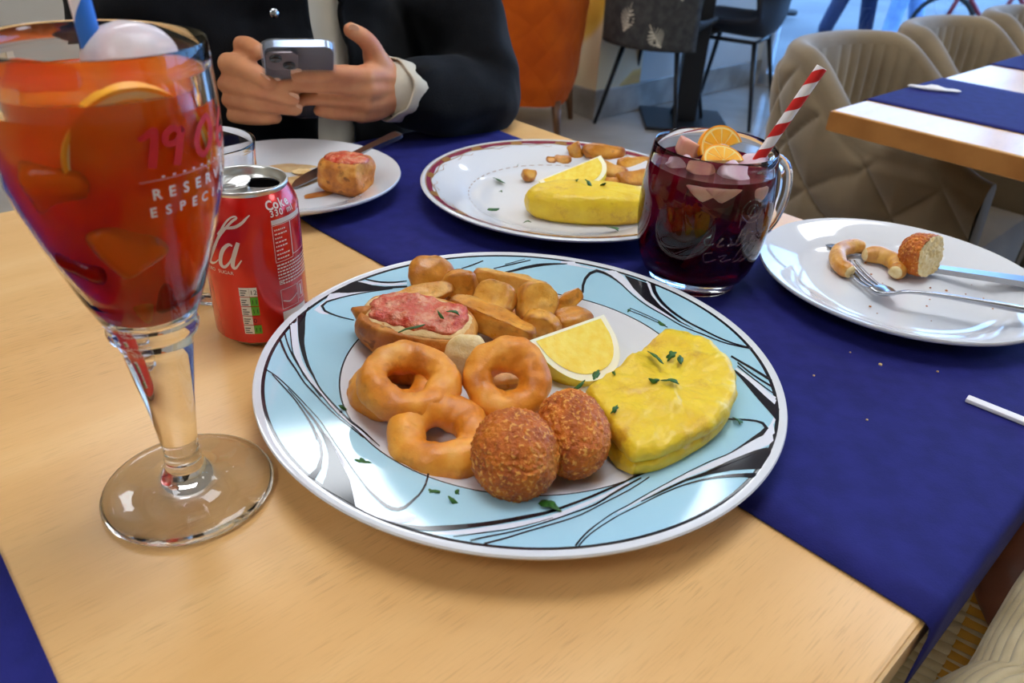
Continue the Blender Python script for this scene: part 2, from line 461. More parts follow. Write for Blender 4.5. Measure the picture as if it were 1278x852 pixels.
# ------------------------------------------------------------------ tub chairs
def sstep(x, e0, e1):
    t = min(max((x-e0)/(e1-e0), 0), 1); return t*t*(3-2*t)
def tub_meshes(hb=0.775, ha=0.64, W=0.54, D=0.27, arm=0.24, z0=0.16, mat_out=None, mat_in=None, th=0.055, quilt=0.15, pad=0.02):
    ry = W/2
    L1 = arm; Lc = math.pi*0.5*(D+ry)
    tot = 2*L1+Lc
    def path(s, off):
        # s: 0..tot ; off: outward offset
        if s < L1: p = (arm-s, -ry); n = (0, -1)
        elif s > L1+Lc: p = ((s-L1-Lc), ry); n = (0, 1)
        else:
            ph = (s-L1)/Lc*math.pi
            cxn, syn = -math.sin(ph), -math.cos(ph)
            e = 0.72
            x = math.copysign(abs(cxn)**e, cxn)*D; y = math.copysign(abs(syn)**e, syn)*ry
            p = (x, y); n = Vector((cxn/D, syn/ry)).normalized()
        return Vector((p[0]+n[0]*off, p[1]+n[1]*off))
    def hgt(s):
        x = path(s, 0).x
        return ha+(hb-ha)*sstep(-x, -0.02, 0.20)-0.03*sstep(x, arm-0.10, arm)
    NU = 280
    out = MB(); v = []; f = []; NV = 100
    for i in range(NU+1):
        s = tot*i/NU; h = hgt(s)
        for j in range(NV+1):
            t = j/NV; z = z0+(h-th*0.5-z0)*t
            q1 = abs(math.sin((s+z*0.9)*math.pi/quilt)); q2 = abs(math.sin((s-z*0.9)*math.pi/quilt))
            k = pad*(min(q1, q2)**0.42)*sstep(1-t, 0, 0.06)
            flare = 0.035*t-0.02*(1-sstep(t, 0, 0.15))
            p = path(s, k+flare); v.append((p.x, p.y, z))
    for i in range(NU):
        for j in range(NV): f.append((i*(NV+1)+j, (i+1)*(NV+1)+j, (i+1)*(NV+1)+j+1, i*(NV+1)+j+1))
    out.add(v, f)
    # rolled top edge, front faces and bottom
    v = []; f = []; NR = 8
    for i in range(NU+1):
        s = tot*i/NU; h = hgt(s)-th*0.5
        for j in range(NR+1):
            a = math.pi*j/NR
            p = path(s, 0.035-th*0.5+th*0.5*math.cos(a)); v.append((p.x, p.y, h+th*0.5*math.sin(a)))
    for i in range(NU):
        for j in range(NR): f.append((i*(NR+1)+j, (i+1)*(NR+1)+j, (i+1)*(NR+1)+j+1, i*(NR+1)+j+1))
    out.add(v, f)
    for s, sg in ((0, -1), (tot, 1)):
        h = hgt(s)-th*0.5; pts = []
        for (off, z) in [(-0.02, z0)]+[(-0.02+0.055*t, z0+(h-z0)*t) for t in (0.33, 0.66, 1)]+[(0.035-th/2+th/2*math.cos(math.pi*j/6), h+th/2*math.sin(math.pi*j/6)) for j in range(1, 7)]+[(0.035-th, z0)]:
            p = path(s, off); pts.append((p.x, p.y, z))
        ctr = sum((Vector(p) for p in pts), Vector())/len(pts)
        n = len(pts)
        out.add(pts+[ctr+Vector((0.012, 0, 0))], [(i, (i+1) % n, n) for i in range(n)])
    bot = [tuple(path(tot*i/40, -0.02))+(z0,) for i in range(41)]
    out.add(bot, [tuple(range(41))])
    shell = out.mesh(mat_out, True, 'shell', 60)
    inn = MB(); v = []; f = []; NV2 = 14; NU2 = 300
    for i in range(NU2+1):
        s = tot*i/NU2; h = hgt(s)-th*0.5; x = path(s, 0).x
        rib = 0.009*abs(math.sin(s*math.pi/0.042))**0.6*sstep(-x, 0.02, 0.14)
        for j in range(NV2+1):
            t = j/NV2; z = 0.30+(h-0.30)*t
            p = path(s, 0.035-th-rib*sstep(1-t, 0, 0.12)-0.012*math.sin(math.pi*t)); v.append((p.x, p.y, z))
    for i in range(NU2):
        for j in range(NV2): f.append((i*(NV2+1)+j, (i+1)*(NV2+1)+j, (i+1)*(NV2+1)+j+1, i*(NV2+1)+j+1))
    inn.add(v, f)
    inner = inn.mesh(mat_in, True, 'inner')
    st = MB(); pts = [path(tot*i/40, -0.035) for i in range(41)]
    cen = Vector((0.02, 0)); rings = [(1.0, 0.26), (1.0, 0.40), (0.985, 0.425), (0.95, 0.44), (0.7, 0.45), (0.3, 0.455)]
    v = []; f = []; n = 41
    for (k, z) in rings:
        for p in pts: q = cen+(p-cen)*k; v.append((q.x, q.y, z))
    for r in range(len(rings)-1):
        for i in range(n): f.append((r*n+i, r*n+(i+1) % n, (r+1)*n+(i+1) % n, (r+1)*n+i))
    f.append(tuple((len(rings)-1)*n+i for i in range(n))); f.append(tuple(range(n)))
    st.add(v, f)
    seat = st.mesh(mat_in, True, 'seat', 50)
    return shell, inner, seat
m_wood_leg = M('walnut_leg', c(110, 72, 42), 0.4, c(84, 54, 30), 30, stretch=(1, 1, 0.1))
def tub_chair(name, label, loc, rz, meshes, group, z0=0.16):
    t = thing(name, label, 'chair', loc, (0, 0, rz), group)
    ob('shell', meshes[0], t); ob('inner_back', meshes[1], t); ob('seat', meshes[2], t)
    for x, y in ((0.2, -0.22), (0.2, 0.22), (-0.17, -0.19), (-0.17, 0.19)):
        ob('leg', MB().tube([(x, y, z0+0.02), (x*1.12, y*1.12, 0)], [0.024, 0.013], 12).mesh(m_wood_leg), t)
    return t
m_beige = M('taupe_velvet', c(136, 116, 88), 0.85, c(116, 98, 74), 9.0, sheen=0.4, bump=0.12, bscale=500)
m_orange = M('orange_velvet', c(198, 88, 10), 0.8, c(178, 72, 6), 7.0, spec=0.2, bump=0.12, bscale=500)
bm_ = tub_meshes(mat_out=m_beige, mat_in=m_beige, W=0.47)
ch = tub_chair('tub_chair', 'taupe quilted tub chair nearest the front corner of the blue-striped table', T(-0.61, 1.82, -TZ), ANG, bm_, 'taupe tub chairs along the second table')
dup(ch, T(-0.61, 2.40, -TZ), (0, 0, ANG), 'taupe tub chair, middle one of the row along the second table')
dup(ch, T(-0.60, 2.98, -TZ), (0, 0, ANG), 'taupe tub chair farthest along the second table, close to the street')
om_ = tub_meshes(hb=0.86, mat_out=m_orange, mat_in=m_orange, W=0.50, quilt=0.15, pad=0.006)
tub_chair('tub_chair', 'orange quilted tub chair with walnut legs, back turned, in front of the marble pillar', Vector((-0.035, 3.76, 0)), math.radians(84), om_, 'orange tub chairs')
om2_ = tub_meshes(hb=0.70, ha=0.60, mat_out=m_orange, mat_in=m_orange, W=0.50, quilt=0.15, pad=0.006)
tub_chair('tub_chair', 'low orange tub chair under the person in the dark coat', T(-1.10, 0.50, -TZ), ANG, om2_, 'orange tub chairs')

# ------------------------------------------------------------------ second table
m_black = M('black_metal', c(22, 22, 26), 0.42)
m_wood2 = M('oak_edge', c(190, 128, 66), 0.45, c(166, 106, 50), 14, stretch=(1, 0.15, 1))
def beech():
    mt = M('beech_laminate', c(214, 168, 108), 0.28)
    n = mt.node_tree; p = n.nodes['Principled BSDF']; L = n.links.new
    tc = n.nodes.new('ShaderNodeTexCoord')
    def noise_(st, sc, det, rough=0.55):
        mp = n.nodes.new('ShaderNodeMapping'); mp.inputs['Scale'].default_value = st
        nz = n.nodes.new('ShaderNodeTexNoise'); nz.inputs['Scale'].default_value = sc; nz.inputs['Detail'].default_value = det; nz.inputs['Roughness'].default_value = rough
        L(tc.outputs['Object'], mp.inputs[0]); L(mp.outputs[0], nz.inputs['Vector']); return nz.outputs['Fac']
    def ramp(f, stops):
        r = n.nodes.new('ShaderNodeValToRGB'); e = r.color_ramp.elements
        e[0].position, e[0].color = stops[0]; e[1].position, e[1].color = stops[-1]
        for s in stops[1:-1]: x = e.new(s[0]); x.color = s[1]
        L(f, r.inputs[0]); return r.outputs[0]
    base = ramp(noise_((1, 0.10, 1), 22, 4), [(0.3, c(222, 170, 106)), (0.5, c(228, 178, 115)), (0.72, c(233, 187, 126))])
    fl = ramp(noise_((1, 0.045, 1), 1300, 2, 0.4), [(0.54, (0, 0, 0, 1)), (0.72, (1, 1, 1, 1))])
    pat = ramp(noise_((1, 0.35, 1), 26, 2), [(0.35, (0.15, 0.15, 0.15, 1)), (0.65, (1, 1, 1, 1))])
    mu = n.nodes.new('ShaderNodeMath'); mu.operation = 'MULTIPLY'; L(fl, mu.inputs[0]); L(pat, mu.inputs[1])
    mx = n.nodes.new('ShaderNodeMix'); mx.data_type = 'RGBA'; mx.blend_type = 'MIX'
    m2 = n.nodes.new('ShaderNodeMath'); m2.operation = 'MULTIPLY'; L(mu.outputs[0], m2.inputs[0]); m2.inputs[1].default_value = 0.42
    L(m2.outputs[0], mx.inputs[0]); L(base, mx.inputs[6]); mx.inputs[7].default_value = c(164, 112, 62)
    L(mx.outputs[2], p.inputs['Base Color'])
    return mt
m_beech = beech()
m_runner = M('navy_runner', c(38, 39, 112), 0.8, c(33, 34, 100), 60, bump=0.3, bscale=900, bdist=0.0006, spec=0.2)
def cafe_table(label, b0, b1, a0, a1, th, mats, group, far=None):
    t = thing('cafe_table', label, 'table', T((b0+b1)/2, (a0+a1)/2, -TZ), ROT, group)
    hb, ha = (b1-b0)/2, (a1-a0)/2
    ob('tabletop', MB().rbox((-hb, -ha, TZ-th), (hb, ha, TZ), 0.003, 2).mesh(mats[0], False), t)
    e = 0.0012
    eb = MB()
    for (lo, hi) in (((-hb-e, -ha-e, TZ-th+0.002), (-hb+0.0005, ha+e, TZ-0.002)), ((hb-0.0005, -ha-e, TZ-th+0.002), (hb+e, ha+e, TZ-0.002)), ((-hb, -ha-e, TZ-th+0.002), (hb, -ha+0.0005, TZ-0.002)), ((-hb, ha-0.0005, TZ-th+0.002), (hb, ha+e, TZ-0.002))): eb.box(lo, hi)
    ob('edge_band', eb.mesh(mats[1], False), t)
    for s in (-1, 1):
        y = s*(ha-0.32)
        ob('pedestal', MB().tube([(0, y, 0.02), (0, y, TZ-th)], 0.035, 20).mesh(m_black), t)
        ob('base', MB().rbox((-0.2, y-0.2, 0), (0.2, y+0.2, 0.02), 0.005, 2).mesh(m_black, False), t)
        ob('top_bracket', MB().rbox((-0.22, y-0.06, TZ-th-0.035), (0.22, y+0.06, TZ-th), 0.005, 2).mesh(m_black, False), t)
    return t
m_edge = M('beech_edge', c(206, 164, 104), 0.4, c(190, 146, 88), 20, stretch=(0.2, 0.2, 1))
cafe_table('beech café table under the plates and drinks, navy runners laid across it', -0.815, -0.033, -0.75, 0.752, 0.030, (m_beech, m_edge), 'café tables')
cafe_table('second café table beside the taupe tub chairs, pale top and thick brown edge', -0.555, 0.24, 1.235, 2.75, 0.034, (m_beech, m_wood2), 'café tables')
def runner(label, edge0, edge1, b0, b1, hang, group):
    """cloth laid across a table: edge0/edge1 = [(b,a)...] long edges, hanging over both sides"""
    N = 70; mb = MB(); v = []; f = []; W = 16
    def prof(u):                # u = arc position from b0-hang .. b1+hang
        r = 0.004
        x = u
        if x < b0: return (b0-r*math.sin(min((b0-x)/r, math.pi/2)) - 0.0008, -max(0, (b0-x)-r*0.57) - r*(1-math.cos(min((b0-x)/r, math.pi/2))))
        if x > b1: return (b1+r*math.sin(min((x-b1)/r, math.pi/2)) + 0.0008, -max(0, (x-b1)-r*0.57) - r*(1-math.cos(min((x-b1)/r, math.pi/2))))
        return (x, 0)
    us = [b0-hang, b0-hang/2, b0-0.012, b0-0.006, b0-0.003]+[b0+(b1-b0)*i/N for i in range(N+1)]+[b1+0.003, b1+0.006, b1+0.012, b1+hang/2, b1+hang]
    def ea(E, x):
        for i in range(len(E)-1):
            if x <= E[i+1][0] or i == len(E)-2:
                t = (x-E[i][0])/(E[i+1][0]-E[i][0]); t = min(max(t, 0), 1); return E[i][1]+(E[i+1][1]-E[i][1])*t
    for u in us:
        x, z = prof(u); a0_, a1_ = ea(edge0, u), ea(edge1, u)
        for j in range(W+1):
            a = a0_+(a1_-a0_)*j/W
            v.append(tuple(T(x, a, z+0.0009)))
    k = W+1
    for i in range(len(us)-1):
        for j in range(W): f.append((i*k+j, (i+1)*k+j, (i+1)*k+j+1, i*k+j+1))
    mb.add(v, f)
    o = mb.build('table_runner', m_runner, None, (0, 0, 0), (0, 0, 0), True, 60)
    md = o.modifiers.new('thick', 'SOLIDIFY'); md.thickness = 0.0008; md.offset = 1
    return tag(o, label, 'runner', group)
runner('navy runner under the swirl-patterned plate, drink mug and far plates', [(-0.9, 0.338), (-0.615, 0.325), (-0.5, 0.331), (-0.2, 0.314), (0.05, 0.319)], [(-0.9, 0.69), (0.05, 0.69)], -0.815, -0.033, 0.05, 'navy runners on the near table')
runner('navy runner at the near end of the table, only its corner in view', [(-0.9, -0.37), (0.05, -0.37)], [(-0.9, 0.003), (0.05, 0.003)], -0.815, -0.033, 0.05, 'navy runners on the near table')
runner('navy runner on the second table, nearer the pale front strip', [(-0.7, 1.352), (0.3, 1.392)], [(-0.7, 1.685), (0.3, 1.70)], -0.555, 0.24, 0.04, 'navy runners on the second table')
runner('navy runner on the second table beside the white plate', [(-0.7, 1.95), (0.3, 1.95)], [(-0.7, 2.30), (0.3, 2.30)], -0.555, 0.24, 0.04, 'navy runners on the second table')

# ------------------------------------------------------------------ plates
m_porc = M('white_porcelain', c(222, 222, 226), 0.07, coat=0.3, spec=0.6)
m_blue = M('pale_blue_glaze', c(174, 214, 230), 0.07, c(164, 206, 224), 9, coat=0.3, spec=0.6)
m_line = M('black_glaze', c(26, 24, 32), 0.10, spec=0.7)
m_white_glaze = M('white_glaze', c(226, 226, 236), 0.08, coat=0.3)
PLATE_LINES = [[(-1249,1034,-1250,1050),(-1201,1027,-1201,1045),(-1152,1022,-1153,1043),(-1103,1026,-1106,1048),(-1056,1037,-1059,1059),(-1009,1055,-1013,1074),(-963,1080,-967,1095),(-918,1107,-920,1117)],[(-1209,508,-1208,496),(-1251,509,-1250,496),(-1294,512,-1293,497),(-1336,519,-1336,503),(-1379,531,-1379,512),(-1421,551,-1426,528),(-1445,593,-1467,592),(-1432,647,-1442,663),(-1401,686,-1407,702),(-1366,722,-1371,736),(-1330,757,-1334,769),(-1293,789,-1297,801),(-1255,820,-1258,831),(-1216,849,-1219,860),(-1176,877,-1179,887),(-1135,902,-1138,913),(-1094,927,-1097,938),(-1052,952,-1055,962),(-1010,977,-1012,987)],[(-1601,643,-1532,590),(-1599,565,-1538,531),(-1592,481,-1536,472),(-1581,406,-1528,413),(-1563,335,-1515,354),(-1543,270,-1499,290),(-1525,208,-1484,225),(-1505,145,-1471,162),(-1482,83,-1455,103),(-1458,24,-1435,46),(-1433,-32,-1413,-11),(-1407,-86,-1390,-66),(-1380,-139,-1366,-118),(-1351,-186,-1341,-166),(-1321,-229,-1313,-214),(-1293,-275,-1286,-264),(-1266,-323,-1260,-311),(-1237,-365,-1232,-353),(-1206,-404,-1202,-391),(-1176,-441,-1171,-427),(-1145,-476,-1141,-462),(-1114,-511,-1110,-496),(-1084,-544,-1080,-529),(-1054,-578,-1050,-562),(-1024,-612,-1019,-594),(-993,-643,-989,-624),(-962,-671,-959,-651),(-931,-697,-927,-680),(-901,-725,-896,-711),(-871,-756,-867,-743),(-842,-786,-838,-776),(-812,-815,-809,-808),(-783,-845,-781,-839)],[(-1639,369,-1633,372),(-1611,298,-1605,302),(-1588,231,-1582,235),(-1567,164,-1560,168),(-1545,98,-1538,102),(-1522,33,-1516,37),(-1498,-31,-1493,-25),(-1468,-86,-1463,-78),(-1436,-137,-1431,-129),(-1406,-191,-1401,-183),(-1375,-243,-1371,-234),(-1341,-285,-1338,-275),(-1306,-322,-1303,-312),(-1271,-360,-1269,-350),(-1237,-398,-1235,-388),(-1204,-437,-1201,-428),(-1172,-478,-1169,-469),(-1139,-518,-1137,-509),(-1106,-555,-1104,-545),(-1073,-589,-1071,-579),(-1039,-622,-1037,-612),(-1006,-653,-1004,-643),(-972,-684,-970,-673),(-940,-716,-938,-706),(-908,-750,-906,-742),(-877,-786,-875,-778)],[(-1661,286,-1653,293),(-1632,226,-1625,234),(-1608,171,-1600,178),(-1584,115,-1577,123),(-1559,61,-1552,70),(-1533,10,-1526,20),(-1505,-39,-1499,-28),(-1477,-85,-1471,-73),(-1448,-129,-1442,-117),(-1419,-172,-1413,-160),(-1390,-214,-1385,-202),(-1360,-254,-1356,-243),(-1331,-294,-1327,-283),(-1302,-331,-1298,-321),(-1272,-369,-1269,-359),(-1243,-405,-1240,-396),(-1214,-441,-1211,-433)],[(-1677,207,-1668,217),(-1643,138,-1633,151),(-1612,76,-1602,90),(-1581,16,-1571,30),(-1548,-42,-1540,-27),(-1515,-96,-1508,-81),(-1479,-145,-1474,-130),(-1444,-191,-1438,-177),(-1410,-239,-1404,-227),(-1376,-288,-1371,-276),(-1342,-334,-1338,-321),(-1306,-374,-1302,-360),(-1270,-411,-1266,-398),(-1234,-449,-1231,-438),(-1199,-488,-1197,-477),(-1164,-525,-1162,-514),(-1129,-561,-1127,-550),(-1095,-596,-1092,-585),(-1060,-628,-1058,-618),(-1024,-659,-1023,-647),(-989,-688,-987,-677),(-955,-719,-953,-708),(-921,-750,-919,-740),(-887,-781,-885,-772)],[(-1632,-253,-1632,-240),(-1592,-275,-1592,-263),(-1552,-297,-1552,-286),(-1513,-324,-1512,-314),(-1475,-356,-1473,-347),(-1437,-391,-1435,-382),(-1399,-427,-1397,-418),(-1362,-464,-1360,-455),(-1326,-501,-1324,-492),(-1290,-539,-1288,-531),(-1255,-578,-1253,-570),(-1219,-616,-1217,-608),(-1185,-655,-1182,-647),(-1151,-695,-1149,-688),(-1120,-740,-1117,-733),(-1089,-786,-1086,-780),(-1058,-832,-1055,-825),(-1028,-876,-1025,-870),(-997,-920,-995,-914),(-968,-964,-965,-958),(-939,-1008,-936,-1002),(-910,-1052,-907,-1046),(-882,-1095,-879,-1088),(-853,-1136,-850,-1130),(-825,-1177,-822,-1170),(-797,-1218,-794,-1210),(-770,-1258,-765,-1247),(-741,-1294,-736,-1279),(-711,-1327,-706,-1308),(-682,-1361,-676,-1339),(-651,-1390,-647,-1364),(-617,-1408,-617,-1378),(-583,-1408,-590,-1379),(-554,-1383,-565,-1361),(-534,-1343,-545,-1327),(-517,-1300,-527,-1287),(-499,-1256,-508,-1246),(-486,-1206,-496,-1198),(-477,-1150,-488,-1144),(-475,-1090,-486,-1087),(-476,-1033,-486,-1031)],[(-1546,-311,-1544,-302),(-1506,-352,-1504,-343),(-1467,-394,-1464,-384),(-1428,-436,-1425,-425),(-1389,-478,-1386,-466),(-1352,-521,-1349,-510),(-1316,-568,-1312,-556),(-1281,-616,-1276,-603),(-1247,-665,-1242,-651),(-1214,-714,-1207,-700),(-1183,-765,-1174,-751),(-1155,-820,-1144,-806),(-1128,-876,-1116,-862)],[(-1415,-426,-1413,-419),(-1383,-462,-1381,-454),(-1351,-498,-1349,-490),(-1320,-535,-1317,-525),(-1289,-573,-1286,-561),(-1259,-611,-1255,-598),(-1229,-649,-1224,-634),(-1200,-687,-1194,-670),(-1171,-726,-1164,-708),(-1145,-768,-1135,-747),(-1118,-811,-1107,-787)],[(-576,-1513,-577,-1505),(-533,-1523,-534,-1507),(-491,-1535,-491,-1510),(-447,-1543,-450,-1510),(-404,-1540,-409,-1503),(-362,-1533,-368,-1493),(-321,-1523,-326,-1483),(-279,-1511,-285,-1472),(-237,-1497,-243,-1460),(-196,-1483,-200,-1448),(-153,-1468,-158,-1434),(-111,-1453,-116,-1419),(-69,-1436,-73,-1403),(-26,-1418,-31,-1386),(17,-1399,12,-1367),(60,-1379,56,-1348),(103,-1360,100,-1331),(147,-1340,144,-1313),(191,-1315,187,-1290),(235,-1285,231,-1263),(278,-1255,275,-1233),(323,-1224,319,-1204),(367,-1193,364,-1173),(413,-1161,409,-1140),(458,-1127,455,-1107),(504,-1093,501,-1073),(550,-1058,548,-1041),(597,-1022,595,-1006),(644,-983,642,-968),(691,-942,689,-929)],[(-293,-1573,-294,-1566),(-246,-1556,-248,-1549),(-199,-1540,-200,-1532),(-151,-1524,-153,-1515),(-103,-1508,-104,-1500),(-55,-1491,-56,-1483),(-6,-1470,-7,-1463),(42,-1447,41,-1440),(91,-1421,90,-1415),(140,-1393,139,-1388),(190,-1365,189,-1360)],[(-210,-1596,-213,-1584),(-171,-1575,-174,-1563),(-131,-1555,-134,-1543),(-91,-1537,-93,-1526),(-50,-1519,-52,-1508),(-9,-1499,-11,-1489),(32,-1478,31,-1468),(74,-1455,72,-1446),(115,-1430,114,-1421),(157,-1404,156,-1394),(200,-1378,198,-1368),(242,-1352,241,-1341),(286,-1324,284,-1313),(329,-1297,328,-1285),(374,-1269,372,-1256),(418,-1237,415,-1223),(461,-1196,457,-1182),(504,-1151,500,-1135),(548,-1109,544,-1092),(593,-1068,589,-1051),(638,-1028,636,-1013),(685,-989,683,-975)],[(-144,-1614,-147,-1599),(-94,-1586,-96,-1572),(-43,-1558,-45,-1545),(8,-1526,6,-1514),(60,-1493,58,-1482),(113,-1463,111,-1452),(167,-1432,165,-1421),(221,-1402,220,-1391),(276,-1370,275,-1360),(331,-1333,330,-1323),(386,-1288,384,-1279),(441,-1239,439,-1230),(497,-1192,496,-1182),(555,-1145,553,-1135),(613,-1096,611,-1086),(671,-1039,669,-1030),(729,-981,727,-972)],[(293,-1589,286,-1580),(316,-1544,310,-1535),(341,-1501,336,-1492),(369,-1461,364,-1451),(398,-1423,395,-1414),(429,-1386,427,-1378),(461,-1350,459,-1342),(494,-1316,492,-1308),(529,-1285,527,-1277),(564,-1257,562,-1249),(600,-1227,598,-1219),(635,-1194,633,-1186),(671,-1162,669,-1154),(707,-1130,706,-1123),(745,-1100,743,-1092),(782,-1070,781,-1062),(820,-1040,819,-1032),(858,-1010,857,-1001),(897,-980,896,-972),(936,-951,935,-943),(975,-923,974,-914),(1015,-895,1014,-887),(1055,-869,1054,-860),(1095,-844,1095,-835),(1136,-823,1136,-813),(1177,-802,1177,-792),(1218,-776,1218,-765),(1260,-745,1258,-731),(1301,-712,1299,-695),(1343,-681,1341,-658),(1385,-651,1382,-621),(1430,-624,1423,-586),(1479,-557,1457,-548),(1468,-490,1453,-511),(1433,-462,1426,-481),(1394,-447,1388,-467),(1355,-436,1351,-454),(1315,-428,1311,-445),(1275,-420,1271,-437)],[(308,-1587,303,-1579),(338,-1535,334,-1527),(372,-1487,369,-1479),(410,-1444,407,-1436),(449,-1403,447,-1395),(490,-1363,488,-1355),(531,-1325,530,-1317),(575,-1291,573,-1283),(619,-1258,617,-1249),(663,-1224,662,-1215),(708,-1189,707,-1180),(754,-1155,752,-1145),(800,-1124,799,-1114),(847,-1095,846,-1084),(894,-1069,894,-1058),(942,-1049,942,-1036),(989,-1032,990,-1017),(1037,-1019,1039,-1002),(1084,-1010,1087,-990),(1131,-1006,1135,-982),(1176,-1007,1182,-977),(1220,-1011,1229,-975),(1264,-1017,1275,-977),(1308,-1024,1320,-981)],[(1434,260,1445,279),(1466,208,1477,228),(1497,157,1509,178),(1528,106,1541,128),(1557,55,1570,77),(1585,3,1599,26),(1612,-49,1626,-25),(1638,-100,1653,-76)],[(1461,182,1469,194),(1493,99,1503,113),(1527,20,1537,36),(1564,-51,1574,-34),(1601,-117,1612,-100),(1637,-183,1648,-166)],[(1454,146,1460,155),(1489,58,1496,67),(1523,-28,1530,-18),(1558,-110,1565,-99),(1593,-187,1600,-177),(1627,-263,1634,-253)],[(1420,91,1431,107),(1435,44,1451,65),(1448,-6,1470,21),(1459,-57,1486,-25),(1469,-108,1502,-71),(1479,-158,1516,-117),(1489,-208,1530,-163),(1499,-257,1543,-208),(1510,-306,1557,-251),(1520,-352,1572,-293),(1529,-398,1585,-337),(1537,-445,1596,-382),(1544,-492,1608,-426)],[(473,1155,456,1157),(480,1247,460,1253),(501,1331,482,1350),(539,1398,526,1430),(587,1431,588,1471),(639,1406,648,1438),(689,1364,699,1389),(734,1310,743,1327),(775,1250,783,1263),(811,1182,818,1193),(847,1115,853,1125),(885,1053,891,1064),(924,994,930,1005),(965,939,970,950),(1007,890,1012,901),(1049,842,1054,853),(1088,789,1093,800),(1125,735,1130,746),(1164,686,1169,697),(1205,642,1210,654),(1247,602,1252,615),(1288,564,1294,577),(1329,524,1334,537),(1368,483,1373,496),(1408,445,1413,458),(1449,412,1454,426),(1491,384,1496,398),(1533,358,1538,371),(1576,334,1580,348),(1618,311,1623,325)],[(1003,1312,1050,1324),(1004,1223,1039,1231),(1012,1137,1040,1154),(1031,1059,1054,1081),(1054,991,1074,1014),(1083,930,1099,953),(1113,873,1127,896),(1144,821,1157,843),(1177,773,1188,793),(1210,726,1220,746),(1244,683,1253,702),(1278,642,1287,661),(1312,601,1321,620),(1345,560,1353,578),(1377,520,1385,537),(1410,482,1418,499),(1444,447,1451,463),(1479,414,1485,431),(1515,386,1521,402),(1551,361,1557,377),(1588,339,1593,355),(1625,319,1631,335)],[(-351,1289,-353,1300),(-302,1310,-305,1323),(-253,1331,-256,1346),(-204,1352,-207,1369),(-155,1374,-159,1394),(-105,1396,-110,1420),(-56,1420,-62,1448),(-7,1443,-13,1478),(43,1464,38,1502),(93,1483,89,1523),(144,1500,141,1537),(195,1513,194,1544),(246,1524,246,1548),(298,1531,298,1549),(350,1537,350,1548)],[(-255,1416,-257,1426),(-196,1447,-198,1460),(-136,1477,-139,1492),(-76,1507,-79,1523),(-16,1538,-19,1551),(44,1568,42,1579)],[(-166,1485,-168,1494),(-134,1504,-136,1512),(-101,1522,-103,1530),(-69,1540,-70,1549),(-36,1558,-37,1567),(-3,1576,-5,1585)],[(-513,1372,-516,1381),(-479,1396,-483,1409),(-445,1420,-450,1436),(-412,1448,-417,1463),(-379,1479,-383,1491),(-346,1510,-350,1520)],[(797,925,799,934),(838,894,841,902),(879,862,882,871),(918,828,922,837),(957,792,960,801),(995,755,998,764),(1031,716,1035,725),(1067,677,1070,685)],[(817,945,819,952),(860,909,863,917),(903,873,906,881),(944,835,947,842),(984,794,987,801),(1024,753,1027,760)]]
PLATE_SHAPES = [[(-1442,780),(-1363,908),(-1296,995),(-1245,988),(-1164,977),(-1074,989),(-911,1052),(-907,1029),(-1012,985),(-1178,891),(-1315,821)],[(-1129,-788),(-1067,-909),(-1035,-988),(-1011,-1083),(-997,-1193),(-996,-1287),(-796,-1410),(-828,-1317),(-872,-1194),(-954,-1044),(-1044,-877),(-1111,-790)],[(-1160,-798),(-1100,-919),(-1069,-1022),(-1062,-1140),(-1084,-1212),(-1042,-1241),(-1035,-1132),(-1059,-995),(-1099,-878),(-1144,-801)],[(655,-1198),(788,-1094),(923,-1002),(1032,-948),(1117,-894),(1204,-839),(1345,-767),(1476,-723),(1335,-941),(1180,-942),(1051,-973),(919,-1025),(784,-1116),(653,-1208)],[(808,1387),(864,1205),(942,1041),(1063,874),(1154,741),(1271,613),(1174,738),(1049,958),(997,1100),(977,1268)]]
